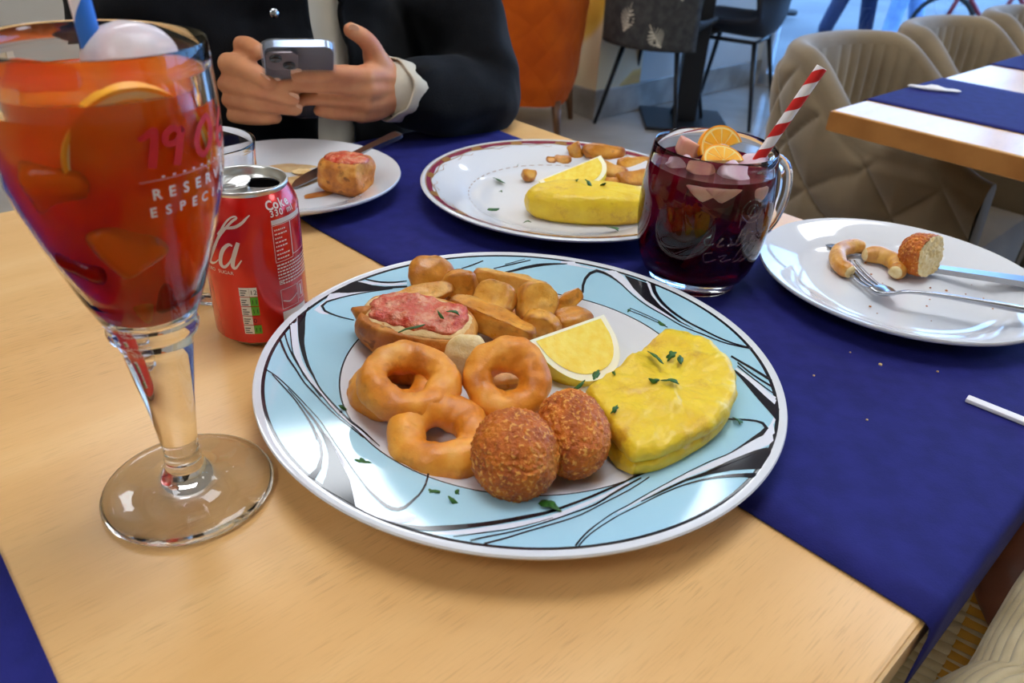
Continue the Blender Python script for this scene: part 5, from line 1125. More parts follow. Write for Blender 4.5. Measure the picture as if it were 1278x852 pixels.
wedge('small pointed potato tip at the right end of the pile', (0.0385, 0.5090, 0.0215), (0.0150, 0.0090, 0.0080), (0, D(-20), D(30)), 7, m_pot2, [((0, -0.85, 0.5), 0.0035), ((0, 0.5, 0.85), 0.004)])
wedge('flat potato piece peeping out behind the lemon wedge', (0.0440, 0.4880, 0.0170), (0.0160, 0.0120, 0.0075), (0, 0, D(20)), 8, m_pot2)
wedge('potato piece below the rounded half, next to the lemon', (0.0200, 0.4690, 0.0200), (0.0140, 0.0120, 0.0120), (D(20), 0, D(-40)), 9, m_pot, [((0.3, -0.8, 0.3), 0.006)])
wedge('thin potato sliver between the bread and the round slice', (-0.0690, 0.4900, 0.0290), (0.0240, 0.0080, 0.0070), (0, D(-8), D(16)), 10, m_pot, [((0, -0.5, 0.8), 0.0035)])
wedge('pale potato slice standing between two battered rings', (-0.0300, 0.4200, 0.0210), (0.0140, 0.0065, 0.0160), (D(-14), 0, D(8)), 11, m_pale)
for i, (x, y, z) in enumerate(((-0.045, 0.488, 0.016), (0.004, 0.494, 0.0155), (-0.003, 0.4130, 0.0160), (0.006, 0.470, 0.0150))):
    wedge(('browned potato wedge underneath the crinkled piece', 'browned potato wedge underneath the pale cut face', 'potato wedge seen through the propped-up ring', 'browned potato wedge under the right of the pile')[i], (x, y, z), (0.022, 0.013, 0.009), (0, 0, D(25*i-30)), 20+i, m_pot2, [((0, -0.4, 0.9), 0.005)])
# tomato bread
br = thing('tomato_bread', 'slice of toasted bread spread with grated tomato, left of the potatoes', 'bread', pos(-0.0655, 0.4480, 0.0250), (D(8), D(3), D(-9)))
v, f = blob((0.0415, 0.0250, 0.0185), 5, [((0, 0, 1), 0.0115)], 0.0022, 40, 0.0005, 240, 4, 2.9, 0.95)
ob('crust', MB().add(v, f).mesh(m_crust), br)
ob('crumb', MB().add(*blob((0.0375, 0.0215, 0.0030), 4, (), 0.0012, 60, 0.0005, 260, 6, 2.6)).mesh(m_crumb), br, (0, 0, 0.0108))
ob('tomato_topping', MB().add(*blob((0.0350, 0.0190, 0.0052), 5, (), 0.0030, 70, 0.0012, 210, 7, 2.6)).mesh(m_tomato), br, (0.0, 0.0015, 0.0122))
ob('crust_tip', MB().tube([(-0.034, -0.004, 0.006), (-0.041, -0.003, 0.0075), (-0.0465, -0.002, 0.0085)], [0.009, 0.005, 0.0012], 10).mesh(m_crust), br)
# back plate
BZ = 0.0009
slab('omelette', [(0.004, 0.716), (0.010, 0.705), (0.030, 0.696), (0.065, 0.693), (0.100, 0.697), (0.122, 0.705), (0.132, 0.722), (0.128, 0.742), (0.100, 0.752), (0.065, 0.754), (0.030, 0.748), (0.010, 0.735)], lambda x, y: 0.0075, lambda x, y: 0.0345, m_tort, 'folded yellow omelette on the maroon-bordered plate', 'omelette', 9,
     steps=((0.9, 0.0), (0.96, 0.12), (1.0, 0.32), (1.01, 0.5), (0.99, 0.7), (0.95, 0.86), (0.88, 0.96), (0.75, 1.0), (0.6, 1.0), (0.4, 1.0), (0.2, 1.0), (0.0, 1.0)))
lemon('lemon wedge lying between the omelette and wedges on the maroon-bordered plate', (0.0180, 0.8020, 0.0120), (0.0870, 0.8330, 0.0350), (0.0620, 0.7780, 0.0120), 50, 1, 'lemon wedges')
GB = 'potato pieces on the maroon-bordered plate'
for lb, p, rad, rot, sd, mt in (
    ('lone small potato cube left of the lemon on the maroon-bordered plate', (0.0080, 0.8160, 0.0135), (0.0085, 0.0075, 0.0085), (0, D(15), D(20)), 31, m_pot),
    ('dark potato end at the far left of the maroon-bordered plate\'s wedges', (0.0335, 0.8780, 0.0125), (0.0065, 0.0065, 0.006), (0, 0, 0), 32, m_pot2),
    ('small dark potato end beside the upright wedge', (0.0475, 0.8800, 0.0130), (0.0105, 0.008, 0.007), (0, 0, D(-10)), 33, m_pot2),
    ('potato wedge standing up at an angle on the maroon-bordered plate', (0.0600, 0.8900, 0.0230), (0.0085, 0.0080, 0.0200), (D(-10), D(-28), 0), 34, m_pot),
    ('thick browned potato wedge behind the lemon on the maroon-bordered plate', (0.0950, 0.8850, 0.0240), (0.0270, 0.0100, 0.0110), (0, D(3), D(4)), 35, m_pot2),
    ('flat potato wedge touching the mug\'s left side, farther back', (0.1300, 0.8660, 0.0190), (0.0220, 0.0120, 0.0080), (0, 0, D(14)), 36, m_pot),
    ('potato wedge against the mug\'s left side, nearer the omelette', (0.1260, 0.8230, 0.0165), (0.0230, 0.0120, 0.0100), (0, 0, D(28)), 37, m_pot2),
    ('curved potato wedge just right of the lemon\'s tip', (0.1020, 0.8370, 0.0185), (0.0190, 0.0105, 0.0100), (0, D(8), D(-18)), 38, m_pot),
    ('low potato piece between the lemon and the omelette', (0.0960, 0.8120, 0.0125), (0.0150, 0.0090, 0.0065), (0, 0, D(10)), 39, m_pot2)):
    wedge(lb, p, rad, rot, sd, mt, [((0, -0.8, 0.6), min(rad)*0.55), ((0, 0.55, 0.83), min(rad)*0.6)], GB, sub=3)
# left plate: bread stub and sauce
st = thing('bread_stub', 'bitten bread end topped with tomato on the sauce-stained plate', 'bread', pos(-0.1812, 0.7520, 0.0255), (0, 0, D(-12)))
ob('crust', MB().add(*blob((0.0265, 0.0230, 0.0190), 5, [((0, 0, 1), 0.0160), ((0.95, -0.2, 0.1), 0.0235)], 0.0022, 50, 0.0005, 240, 14, 3.6, 0.95)).mesh(m_crust), st)
ob('tomato_topping', MB().add(*blob((0.0215, 0.0180, 0.0040), 4, (), 0.0026, 80, 0.0008, 240, 15, 2.4)).mesh(m_tomato), st, (0.001, 0, 0.0155))
smear('pale brown sauce pool at the back of the white plate', pos(-0.262, 0.815, 0.0062), 0.030, 0.018, 0.1, m_sauce2, 2)
smear('dark brown sauce streak in front of the knife blade', pos(-0.206, 0.738, 0.0064), 0.022, 0.007, 0.75, m_sauce, 5)
smear('pale oil film in the middle of the sauce-stained plate', pos(-0.236, 0.775, 0.0061), 0.030, 0.016, 0.9, m_sauce2, 8)
tag(ob('bread_crumb', MB().add(*blob((0.012, 0.008, 0.003), 3, (), 0.002, 90, seed=3)).mesh(m_crumb), None, pos(-0.240, 0.795, 0.0085)), 'flat bread scrap beside the knife blade on the sauce-stained plate', 'crumb')
# right plate
v, f = blob((0.0200, 0.0190, 0.0185), 6, [((0.62, -0.76, 0.18), 0.0065)], 0.0012, 45, 0.0011, 420, 21, 2.3, 0.97)
hc = thing('croquette', 'bitten croquette with pale filling lying across the knife', 'croquette', pos(0.3600, 0.6230, 0.0280), (0, 0, D(-4)), 'croquettes left on plates')
n_ = Vector((0.62, -0.76, 0.18)).normalized(); co = [n_.dot(q) for q in v]
fc = [t for t in f if min(co[i] for i in t) < 0.0057]; ff = [t for t in f if min(co[i] for i in t) >= 0.0057]
ob('crust', MB().add(v, fc).mesh(m_croq), hc)
vf = [q+n_*0.0012*fbm(q, 160, 3) for q in v]
ob('filling', MB().add(vf, ff).mesh(m_pale), hc)
def arc_bit(label, P, r, seed):
    pts = [Vector(pos(*p)) for p in spline(P, 24)]; c0 = pts[0].copy()
    rr = [r*(0.75+0.25*min(1, i/3, (23-i)/3))*(1+0.12*noise.noise(Vector((i*0.3, seed, 0)))) for i in range(24)]
    t = thing('fried_ring', label, 'fried ring', c0, (0, 0, 0), 'bitten ring pieces on the plain plate')
    ob('batter', MB().tube([p-c0 for p in pts], rr, 16, cap=False).mesh(m_pot), t)
    for k, s in ((0, 0), (23, 22)):
        d = (pts[1]-pts[0] if k == 0 else pts[22]-pts[23]).normalized()
        o = ob('flesh', MB().add(*blob((rr[k]*0.98, rr[k]*0.98, rr[k]*0.35), 3, (), 0.0008, 200, seed=seed+k)).mesh(m_pale), t, pts[k]-c0, look_rot(d))
    return t
arc_bit('curved battered ring piece speared at the fork tips', [(0.2935, 0.6090, 0.0135), (0.2890, 0.6240, 0.0140), (0.2960, 0.6480, 0.0150), (0.3110, 0.6620, 0.0150), (0.3240, 0.6640, 0.0150)], 0.0072, 1)
arc_bit('battered ring piece curling between the fork and the bitten croquette', [(0.3210, 0.6480, 0.0140), (0.3330, 0.6470, 0.0150), (0.3420, 0.6350, 0.0150), (0.3410, 0.6210, 0.0140), (0.3350, 0.6130, 0.0140)], 0.0078, 2)
# parsley
def flake_mesh(seed, lobes):
    r = random.Random(seed); n = 22; v = [(0, 0, 0.0006)]; f = []
    for i in range(n):
        a = 2*math.pi*i/n; q = 0.55+0.45*abs(math.cos(a*lobes/2+seed))+r.uniform(-0.1, 0.1)
        x, y = q*math.cos(a), q*math.sin(a)*0.55; v.append((x*0.0042, y*0.0042, 0.0009*math.sin(x*2.2+seed)))
    v += [(x, y, z-0.0004) for x, y, z in v]
    k = n+1
    for i in range(n): j = (i+1) % n; f += [(0, 1+i, 1+j), (k, k+1+j, k+1+i), (1+i, k+1+i, k+1+j, 1+j)]
    return MB().add(v, f).mesh(m_parsley, True, 'flake')
FM = [flake_mesh(s, l) for s, l in ((1, 3), (2, 5), (3, 4), (4, 3))]
rnd = random.Random(11)
def flakes(L, group):
    for i, (x, y, z, s, label) in enumerate(L):
        o = ob('parsley_flake', FM[i % 4], None, pos(x, y, z+0.0012), (rnd.uniform(-.5, .5), rnd.uniform(-.5, .5), rnd.uniform(0, 6)), (s*rnd.uniform(0.8, 1.3), s*rnd.uniform(0.5, 0.9), 1.2))
        tag(o, label, 'parsley', group)
FLAKES_MAIN = [(-0.0921, 0.5354, 0.018, 1.6, 'large parsley flake on the dark swirl left of the potatoes'), (-0.0402, 0.4405, 0.043, 1.0, 'parsley flake at the right end of the tomato bread'), (-0.0653, 0.4203, 0.041, 1.9, 'curled parsley leaf drooping over the front edge of the tomato bread'), (-0.0483, 0.4362, 0.043, 0.8, 'tiny parsley flake in the middle of the tomato topping'), (-0.0991, 0.3636, 0.016, 1.0, 'parsley flake peeping out left of the lower battered ring'), (-0.0762, 0.314, 0.0165, 1.4, 'thin curved parsley flake alone on the lower left blue rim'), (-0.0406, 0.296, 0.0155, 1.7, 'bright parsley flake on the hooked black line at the front rim'), (-0.0234, 0.2876, 0.017, 1.3, 'dark parsley flake, lower one of the pair on the front rim'), (-0.0238, 0.2963, 0.016, 0.7, 'tiny parsley flake, upper one of the pair on the front rim'), (0.0225, 0.2903, 0.0175, 1.6, 'parsley leaf on the front rim below the round croquette'), (0.0262, 0.2897, 0.0178, 1.5, 'curly parsley sprig end touching the thick black line below the croquettes'), (0.0909, 0.5036, 0.0085, 1.7, 'parsley flake on the white plate centre right of the lemon'), (0.083, 0.5113, 0.0085, 0.9, 'small parsley flake on the white centre just right of the potatoes'), (0.1294, 0.5173, 0.019, 1.6, 'parsley flake on the blue rim in front of the glass mug'), (0.0885, 0.5096, 0.0155, 1.0, 'small parsley flake on the thin lines behind the lemon'), (0.1109, 0.4885, 0.0165, 1.3, 'parsley flake on the rim right behind the tortilla'), (0.0905, 0.4069, 0.039, 2.6, 'longest parsley leaf on top of the tortilla'), (0.1016, 0.4085, 0.039, 1.3, 'dark parsley flake next to the longest leaf on the tortilla'), (0.1067, 0.4041, 0.0395, 1.5, 'pale parsley shred right of the longest leaf on the tortilla'), (0.0873, 0.381, 0.038, 1.1, 'small dark parsley flake at the middle of the tortilla'), (0.0972, 0.3801, 0.0385, 1.4, 'parsley shred standing over an orange spot on the tortilla'), (0.0614, 0.3528, 0.035, 0.8, 'tiny parsley flake near the cut left edge of the tortilla'), (0.0531, 0.3886, 0.0345, 1.6, 'parsley leaf between the lemon wedge and the tortilla corner'), (0.0438, 0.3915, 0.024, 1.3, 'parsley flake just behind the longer croquette'), (0.064, 0.3901, 0.0355, 0.8, 'tiny round parsley flake near the back left corner of the tortilla'), (0.1385, 0.3684, 0.021, 1.3, 'parsley flake on the rim at the right end of the tortilla'), (-0.0076, 0.3118, 0.01, 0.8, 'small parsley bit beside the round croquette at the well edge')]
FLAKES_BACK = [(-0.0402, 0.9055, 0.012, 1.2, 'small parsley flake at the back left of the maroon-bordered plate'), (-0.0066, 0.8602, 0.008, 1.5, 'parsley flake behind the lone potato cube'), (-0.0247, 0.8046, 0.008, 2.2, 'parsley flake in the bare middle of the maroon-bordered plate'), (-0.0268, 0.7058, 0.013, 2.8, 'longest parsley flake at the front left of the maroon-bordered plate'), (-0.0214, 0.7699, 0.008, 0.7, 'tiny parsley speck between two larger flakes on the maroon-bordered plate'), (0.088, 0.6606, 0.019, 2.4, 'dark parsley flake on the maroon border in front of the omelette'), (0.0673, 0.7276, 0.0375, 1.3, 'parsley flake on the omelette, the middle one of three'), (0.0809, 0.7276, 0.0375, 1.1, 'parsley flake on the omelette, the one nearest the mug'), (0.0556, 0.735, 0.0375, 1.0, 'parsley flake on the omelette below the lemon'), (0.0077, 0.671, 0.016, 0.9, 'tiny parsley flake in front of the rounded end of the omelette')]

flakes(FLAKES_MAIN, 'chopped parsley on the swirl plate')
flakes(FLAKES_BACK, 'chopped parsley on the maroon-bordered plate')
# crumbs
mb = MB(); rnd = random.Random(5)
for i in range(26):
    a = rnd.uniform(0, 6.3); r = rnd.uniform(0.01, 0.075); s = rnd.uniform(0.0005, 0.0014)
    v, f = blob((s, s, s*0.7), 1, (), 0, 1, seed=i); mb.add([q+Vector((0.335+r*math.cos(a), 0.59+r*math.sin(a)*0.8, TZ+0.0075)) for q in v], f)
tag(mb.build('crumbs', m_pot2), 'tiny crumbs strewn over the plain plate', 'crumbs', None, 'stuff')
mb = MB()
for i, (x, y) in enumerate(((0.272, 0.475), (0.2165, 0.4545), (0.236, 0.4045), (0.255, 0.49), (0.312, 0.47))):
    s = (0.0015, 0.0009, 0.0009, 0.0008, 0.001)[i]
    v, f = blob((s, s, s*0.7), 1, (), 0, 1, seed=i); mb.add([q+Vector((x, y, TZ+0.0022)) for q in v], f)
tag(mb.build('crumbs', m_crumb), 'a few tiny crumbs on the navy runner', 'crumbs', None, 'stuff')

# ------------------------------------------------------------------ people
MAN = {'left arm': [(-0.0378, 1.3048, 0.2617, 0.04), (-0.0662, 1.0578, 0.0394, 0.03), (-0.1119, 0.9861, 0.0466, 0.028), (-0.1495, 0.9456, 0.0668, 0.0265), (-0.162, 0.9329, 0.0708, 0.0245)], 'l_palm1': [(-0.1603, 0.935, 0.0742, 0.02), (-0.173, 0.9116, 0.0878, 0.017), (-0.1846, 0.8859, 0.0936, 0.0135)], 'l_palm2': [(-0.16, 0.9319, 0.0693, 0.02), (-0.1732, 0.9099, 0.0754, 0.017), (-0.1827, 0.887, 0.0801, 0.0135)], 'l_palm3': [(-0.1598, 0.9299, 0.066, 0.02), (-0.1753, 0.9081, 0.0628, 0.017), (-0.1861, 0.891, 0.0636, 0.013)], 'l_palm4': [(-0.1602, 0.932, 0.0636, 0.019), (-0.1795, 0.9081, 0.0532, 0.016), (-0.1945, 0.896, 0.0488, 0.012)], 'l_index': [(-0.1846, 0.8859, 0.0936, 0.0112), (-0.2075, 0.8637, 0.0996, 0.0098), (-0.2316, 0.8505, 0.1009, 0.0089), (-0.2499, 0.8433, 0.1006, 0.0076)], 'l_middle': [(-0.1827, 0.887, 0.0801, 0.0112), (-0.2137, 0.8673, 0.0863, 0.01), (-0.2506, 0.8543, 0.0879, 0.009), (-0.2749, 0.8499, 0.0884, 0.0076)], 'l_ring': [(-0.1861, 0.891, 0.0636, 0.011), (-0.2141, 0.8798, 0.0683, 0.0098), (-0.2383, 0.8734, 0.0693, 0.0088), (-0.2555, 0.8719, 0.0669, 0.0075)], 'l_pinky': [(-0.1945, 0.896, 0.0488, 0.0102), (-0.2129, 0.8853, 0.0505, 0.009), (-0.2287, 0.8813, 0.0515, 0.008), (-0.2399, 0.8819, 0.0526, 0.0068)], 'l_thumb': [(-0.1633, 0.9307, 0.0806, 0.016), (-0.1759, 0.9109, 0.1058, 0.015), (-0.1798, 0.9015, 0.1231, 0.0112), (-0.1875, 0.8931, 0.1343, 0.01), (-0.1981, 0.8858, 0.1416, 0.0088)], 'right arm': [(-0.7361, 1.2492, 0.2666, 0.04), (-0.611, 1.0175, -0.0171, 0.03), (-0.5068, 0.9617, 0.0163, 0.028), (-0.4283, 0.9226, 0.0483, 0.026), (-0.4054, 0.911, 0.058, 0.0245)], 'r_palm1': [(-0.4058, 0.914, 0.0629, 0.02), (-0.3769, 0.8969, 0.0828, 0.017), (-0.3525, 0.8783, 0.1003, 0.014)], 'r_palm2': [(-0.4056, 0.912, 0.0596, 0.02), (-0.3774, 0.8932, 0.071, 0.017), (-0.3538, 0.8741, 0.082, 0.014)], 'r_palm3': [(-0.4052, 0.909, 0.0547, 0.02), (-0.3775, 0.8884, 0.0594, 0.017), (-0.3531, 0.8744, 0.0633, 0.0132)], 'r_palm4': [(-0.4059, 0.909, 0.0509, 0.019), (-0.377, 0.8867, 0.047, 0.016), (-0.3511, 0.8749, 0.0469, 0.0122)], 'r_index': [(-0.3525, 0.8783, 0.1003, 0.0125), (-0.3196, 0.8553, 0.105, 0.0112), (-0.296, 0.8427, 0.0997, 0.0104), (-0.2833, 0.839, 0.0937, 0.009)], 'r_middle': [(-0.3538, 0.8741, 0.082, 0.0122), (-0.3131, 0.8535, 0.0828, 0.0108), (-0.281, 0.8487, 0.0788, 0.01), (-0.2603, 0.8518, 0.0723, 0.0084)], 'r_ring': [(-0.3531, 0.8744, 0.0633, 0.0116), (-0.3128, 0.8585, 0.0641, 0.0104), (-0.2809, 0.8571, 0.0619, 0.0094), (-0.2609, 0.8619, 0.0582, 0.0078)], 'r_pinky': [(-0.3511, 0.8749, 0.0469, 0.0108), (-0.3215, 0.8639, 0.046, 0.0096), (-0.3003, 0.8636, 0.0455, 0.0086), (-0.2863, 0.866, 0.0457, 0.0072)], 'r_thumb': [(-0.3983, 0.913, 0.0709, 0.016), (-0.3628, 0.9008, 0.0988, 0.014), (-0.3318, 0.8874, 0.1153, 0.0112), (-0.3109, 0.8704, 0.122, 0.0102), (-0.291, 0.8467, 0.1216, 0.0088)]}
MAN_LSLEEVE = [(-0.1552, 0.9383, 0.0681, 0.036), (-0.1368, 0.9594, 0.0605, 0.044), (-0.1013, 1.0033, 0.0461, 0.05), (-0.0639, 1.0716, 0.0428, 0.058)]
MAN_RSLEEVE = [(-0.4184, 0.9168, 0.0521, 0.036), (-0.4472, 0.9282, 0.0382, 0.044), (-0.4864, 0.9522, 0.02, 0.05), (-0.5224, 0.9804, 0.0086, 0.056)]
PHONE_TOP = (-0.2358, 0.8093, 0.1409)
SNAP = (-0.3065, 0.9216, 0.1521)
WOMAN = {'left': [(0.5644, 0.5777, -0.0658, 0.034), (0.4553, 0.4829, -0.0868, 0.032), (0.3844, 0.4117, -0.117, 0.03), (0.3842, 0.3671, -0.1421, 0.028)], 'hand': [(0.3842, 0.3671, -0.1421, 0.026), (0.3921, 0.3401, -0.1576, 0.025)], 'right': [(0.3224, 0.2351, -0.128, 0.04), (0.3319, 0.2794, -0.1227, 0.036), (0.371, 0.3206, -0.0993, 0.033), (0.4172, 0.3682, -0.0828, 0.028), (0.4456, 0.4006, -0.0681, 0.026)]}
WOMAN_SLEEVE = [(0.4196, 0.3711, -0.0781, 0.04), (0.3723, 0.3246, -0.0966, 0.041), (0.3317, 0.2819, -0.1186, 0.043), (0.3133, 0.2372, -0.1247, 0.048)]

def chain_mb(mb, P, n=14, sub=4):
    """tapered limb with round ends through (x, y, z, r) joints"""
    Q = spline(P, max(2, (len(P)-1)*sub+1)) if len(P) > 2 else [tuple(P[0][i]+(P[1][i]-P[0][i])*t for i in range(4)) for t in (0, .25, .5, .75, 1)]
    pts = [Vector(q[:3]) for q in Q]; rad = [max(q[3], 0.002) for q in Q]
    d0 = (pts[0]-pts[1]).normalized(); d1 = (pts[-1]-pts[-2]).normalized()
    a = [(pts[0]+d0*rad[0]*math.sin(t), rad[0]*math.cos(t)) for t in (1.35, 1.0, 0.6, 0.3)]
    b = [(pts[-1]+d1*rad[-1]*math.sin(t), rad[-1]*math.cos(t)) for t in (0.3, 0.6, 1.0, 1.35)]
    mb.tube([p for p, r in a]+pts+[p for p, r in b], [r for p, r in a]+rad+[r for p, r in b], n)
def fused(mb, voxel, mats, smooth=6, fn=None, factor=0.5, decimate=None):
    """one continuous surface grown from overlapping limbs"""
    me = mb.mesh(mats, True, 'body'); o = ob('tmp', me)
    md = o.modifiers.new('r', 'REMESH'); md.mode = 'VOXEL'; md.voxel_size = voxel; md.use_smooth_shade = True
    if smooth: s = o.modifiers.new('s', 'SMOOTH'); s.factor = factor; s.iterations = smooth
    if decimate: q = o.modifiers.new('d', 'DECIMATE'); q.ratio = decimate
    bpy.context.view_layer.update()
    dg_ = bpy.context.evaluated_depsgraph_get()
    m2 = bpy.data.meshes.new_from_object(o.evaluated_get(dg_))
    bpy.data.objects.remove(o)
    m2.materials.clear()
    for mt in (mats if isinstance(mats, (list, tuple)) else [mats]): m2.materials.append(mt)
    if fn:
        for q in m2.vertices: q.co = fn(q.co)
    m2.polygons.foreach_set('use_smooth', [True]*len(m2.polygons)); m2.update()
    return m2
def skin(name, a, b): return M(name, a, 0.5, b, 38, (0.35, 0.7), sss=0.25, sssr=(1, .35, .2), sss_scale=0.006, bump=0.2, bscale=450, bdist=0.0006)
m_skin = skin('light_skin', c(220, 154, 110), c(202, 130, 92))
m_skin2 = skin('brown_skin', c(122, 70, 46), c(106, 58, 38))
m_coat = M('black_wool', c(15, 15, 18), 0.95, c(9, 9, 12), 60, bump=0.5, bscale=700, sheen=0.06, spec=0.15)
m_shirt = M('off_white_cotton', c(206, 196, 178), 0.85, bump=0.25, bscale=500)
m_jeans = M('dark_denim', c(36, 44, 74), 0.85, c(28, 34, 60), 50)
m_hair = M('dark_hair', c(34, 24, 18), 0.5, c(20, 14, 10), 90, stretch=(1, 1, .2))
def head(mb, p, f, s=1.0):
    """skull, jaw, nose, ears on a neck; p = centre of the head, f = facing (unit, horizontal)"""
    p, f = Vector(p), Vector(f); r = f.cross(Vector((0, 0, 1)))
    U = Vector((0, 0, 1))
    def bl(c0, rad):
        v, fc = blob((1, 1, 1), 3); mb.add([c0+r*q.x*rad[0]+f*q.y*rad[1]+U*q.z*rad[2] for q in v], fc)
    bl(p+U*0.015*s, (0.074*s, 0.092*s, 0.098*s)); bl(p+f*0.028*s-U*0.05*s, (0.056*s, 0.058*s, 0.066*s))
    chain_mb(mb, [tuple(p+f*0.088*s+U*0.018*s)+(0.009*s,), tuple(p+f*0.104*s-U*0.02*s)+(0.013*s,)])
    for sd in (-1, 1):
        bl(p+r*sd*0.076*s-f*0.004*s, (0.010*s, 0.020*s, 0.030*s))
        chain_mb(mb, [tuple(p+f*0.080*s+r*sd*0.016*s+U*0.034*s)+(0.009*s,), tuple(p+f*0.070*s+r*sd*0.048*s+U*0.034*s)+(0.009*s,)])
    chain_mb(mb, [tuple(p+f*0.084*s-r*0.02*s-U*0.058*s)+(0.007*s,), tuple(p+f*0.088*s-U*0.058*s)+(0.009*s,), tuple(p+f*0.084*s+r*0.02*s-U*0.058*s)+(0.007*s,)])
    chain_mb(mb, [tuple(p-U*0.06*s-f*0.01*s)+(0.052*s,), tuple(p-U*0.17*s-f*0.025*s)+(0.056*s,)])
def face_parts(t, p, f, s, hairm, style=1):
    p, f = Vector(p), Vector(f); r = f.cross(Vector((0, 0, 1))); U = Vector((0, 0, 1))
    ew = M('eye_white', c(226, 220, 214), 0.2); ei = M('iris', c(50, 34, 24), 0.15); lip = M('lips', c(168, 92, 82), 0.45)
    for sd in (-1, 1):
        e = ob('eye', MB().add(*blob((0.012*s, 0.012*s, 0.012*s), 3)).mesh(ew), t, p+f*0.078*s+r*sd*0.032*s+U*0.012*s)
        ob('iris', MB().add(*blob((0.006*s, 0.006*s, 0.006*s), 2)).mesh(ei), e, f*0.0085*s)
    mb = MB(); chain_mb(mb, [tuple(p+f*0.092*s-r*0.018*s-U*0.058*s)+(0.004*s,), tuple(p+f*0.0965*s-U*0.059*s)+(0.0055*s,), tuple(p+f*0.092*s+r*0.018*s-U*0.058*s)+(0.004*s,)])
    ob('mouth', mb.mesh(lip), t)
    v, fc = blob((1, 1, 1), 4); V = []
    for q in v:
        k = 1.0+0.05*fbm(q, 6, 2); zz = q.z
        low = -0.25 if style == 1 else -1.1
        if q.y > 0.35 and q.z < 0.45: k *= 0.86
        if q.z < low: k *= 0.85
        V.append(p+U*0.02*s+r*q.x*0.083*s*k+f*(q.y*0.1*s*k-0.008*s)+U*q.z*(0.107*s if zz > 0 or style == 1 else 0.26*s)*k)
    ob('hair', MB().add(V, fc).mesh(hairm), t)
# ---- the man with the phone
BV = Vector((CA, SA, 0)); AV = Vector((-SA, CA, 0))
man = thing('person', 'person in a dark coat over a pale shirt, holding a phone in both hands', 'person', T(-1.02, 0.47, -TZ))
mo = Vector(man.location)
def mchain(mb, P, n=14): chain_mb(mb, [(q[0]-mo.x, q[1]-mo.y, q[2]+TZ-mo.z, q[3]) for q in P], n)
def tl(b, a, z, r): p = T(b, a, z); return (p.x, p.y, p.z-TZ, r)
body = MB()
for k_, P in MAN.items():
    if k_.endswith('arm'): P = [tl(-1.0, 0.63 if k_[0] == 'l' else 0.35, 0.28, 0.04)]+[q[:3]+(0.028,) for q in reversed((MAN_LSLEEVE if k_[0] == 'l' else MAN_RSLEEVE))]+P[-1:]
    mchain(body, P)
mchain(body, [tl(-1.0, 0.63, 0.29, 0.04), tl(-1.01, 0.48, 0.32, 0.06), tl(-1.0, 0.35, 0.29, 0.04)])
mchain(body, [tl(-1.01, 0.47, 0.32, 0.06), tl(-0.99, 0.47, 0.42, 0.055)])
hp_ = T(-0.95, 0.47, 0.52)-mo; fdir = (BV*0.95+Vector((0, 0, -0.3))); fdir = BV.copy()
head(body, hp_, fdir)
ob('body', fused(body, 0.0026, m_skin, 4, decimate=None), man)
face_parts(man, hp_, fdir, 1.0, m_hair)
m_nail = M('fingernail', c(236, 184, 150), 0.3)
camp = Vector((0, 0, TZ+CAM_H))
for k_ in ('r_index', 'r_middle', 'l_index', 'l_middle', 'l_thumb', 'r_ring'):
    P = MAN[k_]; e1 = Vector(P[-1][:3])+Vector((0, 0, TZ)); e0 = Vector(P[-2][:3])+Vector((0, 0, TZ)); r_ = P[-1][3]
    d = (e1-e0).normalized(); n = (camp-e1); n = (n-d*n.dot(d)).normalized(); n = (n+Vector((0, 0, 0.55))).normalized(); n = (n-d*n.dot(d)).normalized(); s_ = d.cross(n)
    R3 = Matrix((d, s_, n)).transposed()
    ob('fingernail', MB().add(*blob((0.0060, 0.0048, 0.0012), 3, (), 0, 1, power=2.6)).mesh(m_nail), man, e1+d*r_*0.15+n*r_*0.93-mo, R3.to_euler())
def wrinkle(amp, sc, seed=0, st=(1, 1, 1)):
    return lambda q: q+Vector((noise.noise(Vector((q.x*sc*st[0]+seed, q.y*sc*st[1], q.z*sc*st[2]))), noise.noise(Vector((q.x*sc+9, q.y*sc+seed, q.z*sc*st[2]))), noise.noise(Vector((q.x*sc, q.y*sc+5, q.z*sc*st[2]+seed)))))*amp
coat = MB()
mchain(coat, [tl(-1.02, 0.47, -0.24, 0.165), tl(-1.00, 0.47, -0.05, 0.160), tl(-1.00, 0.47, 0.15, 0.155), tl(-1.02, 0.47, 0.27, 0.12)], 28)
for da in (-0.075, 0.075): mchain(coat, [tl(-1.01, 0.47+da, -0.24, 0.145), tl(-0.99, 0.47+da, -0.05, 0.140), tl(-1.00, 0.47+da, 0.16, 0.140), tl(-1.01, 0.47+da, 0.26, 0.09)], 28)
mchain(coat, MAN_LSLEEVE+[tl(-0.90, 0.70, 0.15, 0.070), tl(-0.99, 0.635, 0.26, 0.072), tl(-1.0, 0.58, 0.29, 0.07)], 20)
mchain(coat, MAN_RSLEEVE+[tl(-0.94, 0.32, 0.14, 0.068), tl(-0.99, 0.34, 0.25, 0.070), tl(-1.0, 0.40, 0.29, 0.07)], 20)
cm = fused(coat, 0.006, m_coat, 8, wrinkle(0.012, 13, 3, (1, 1, 1.6)))
bm = bmesh.new(); bm.from_mesh(cm); kill = []
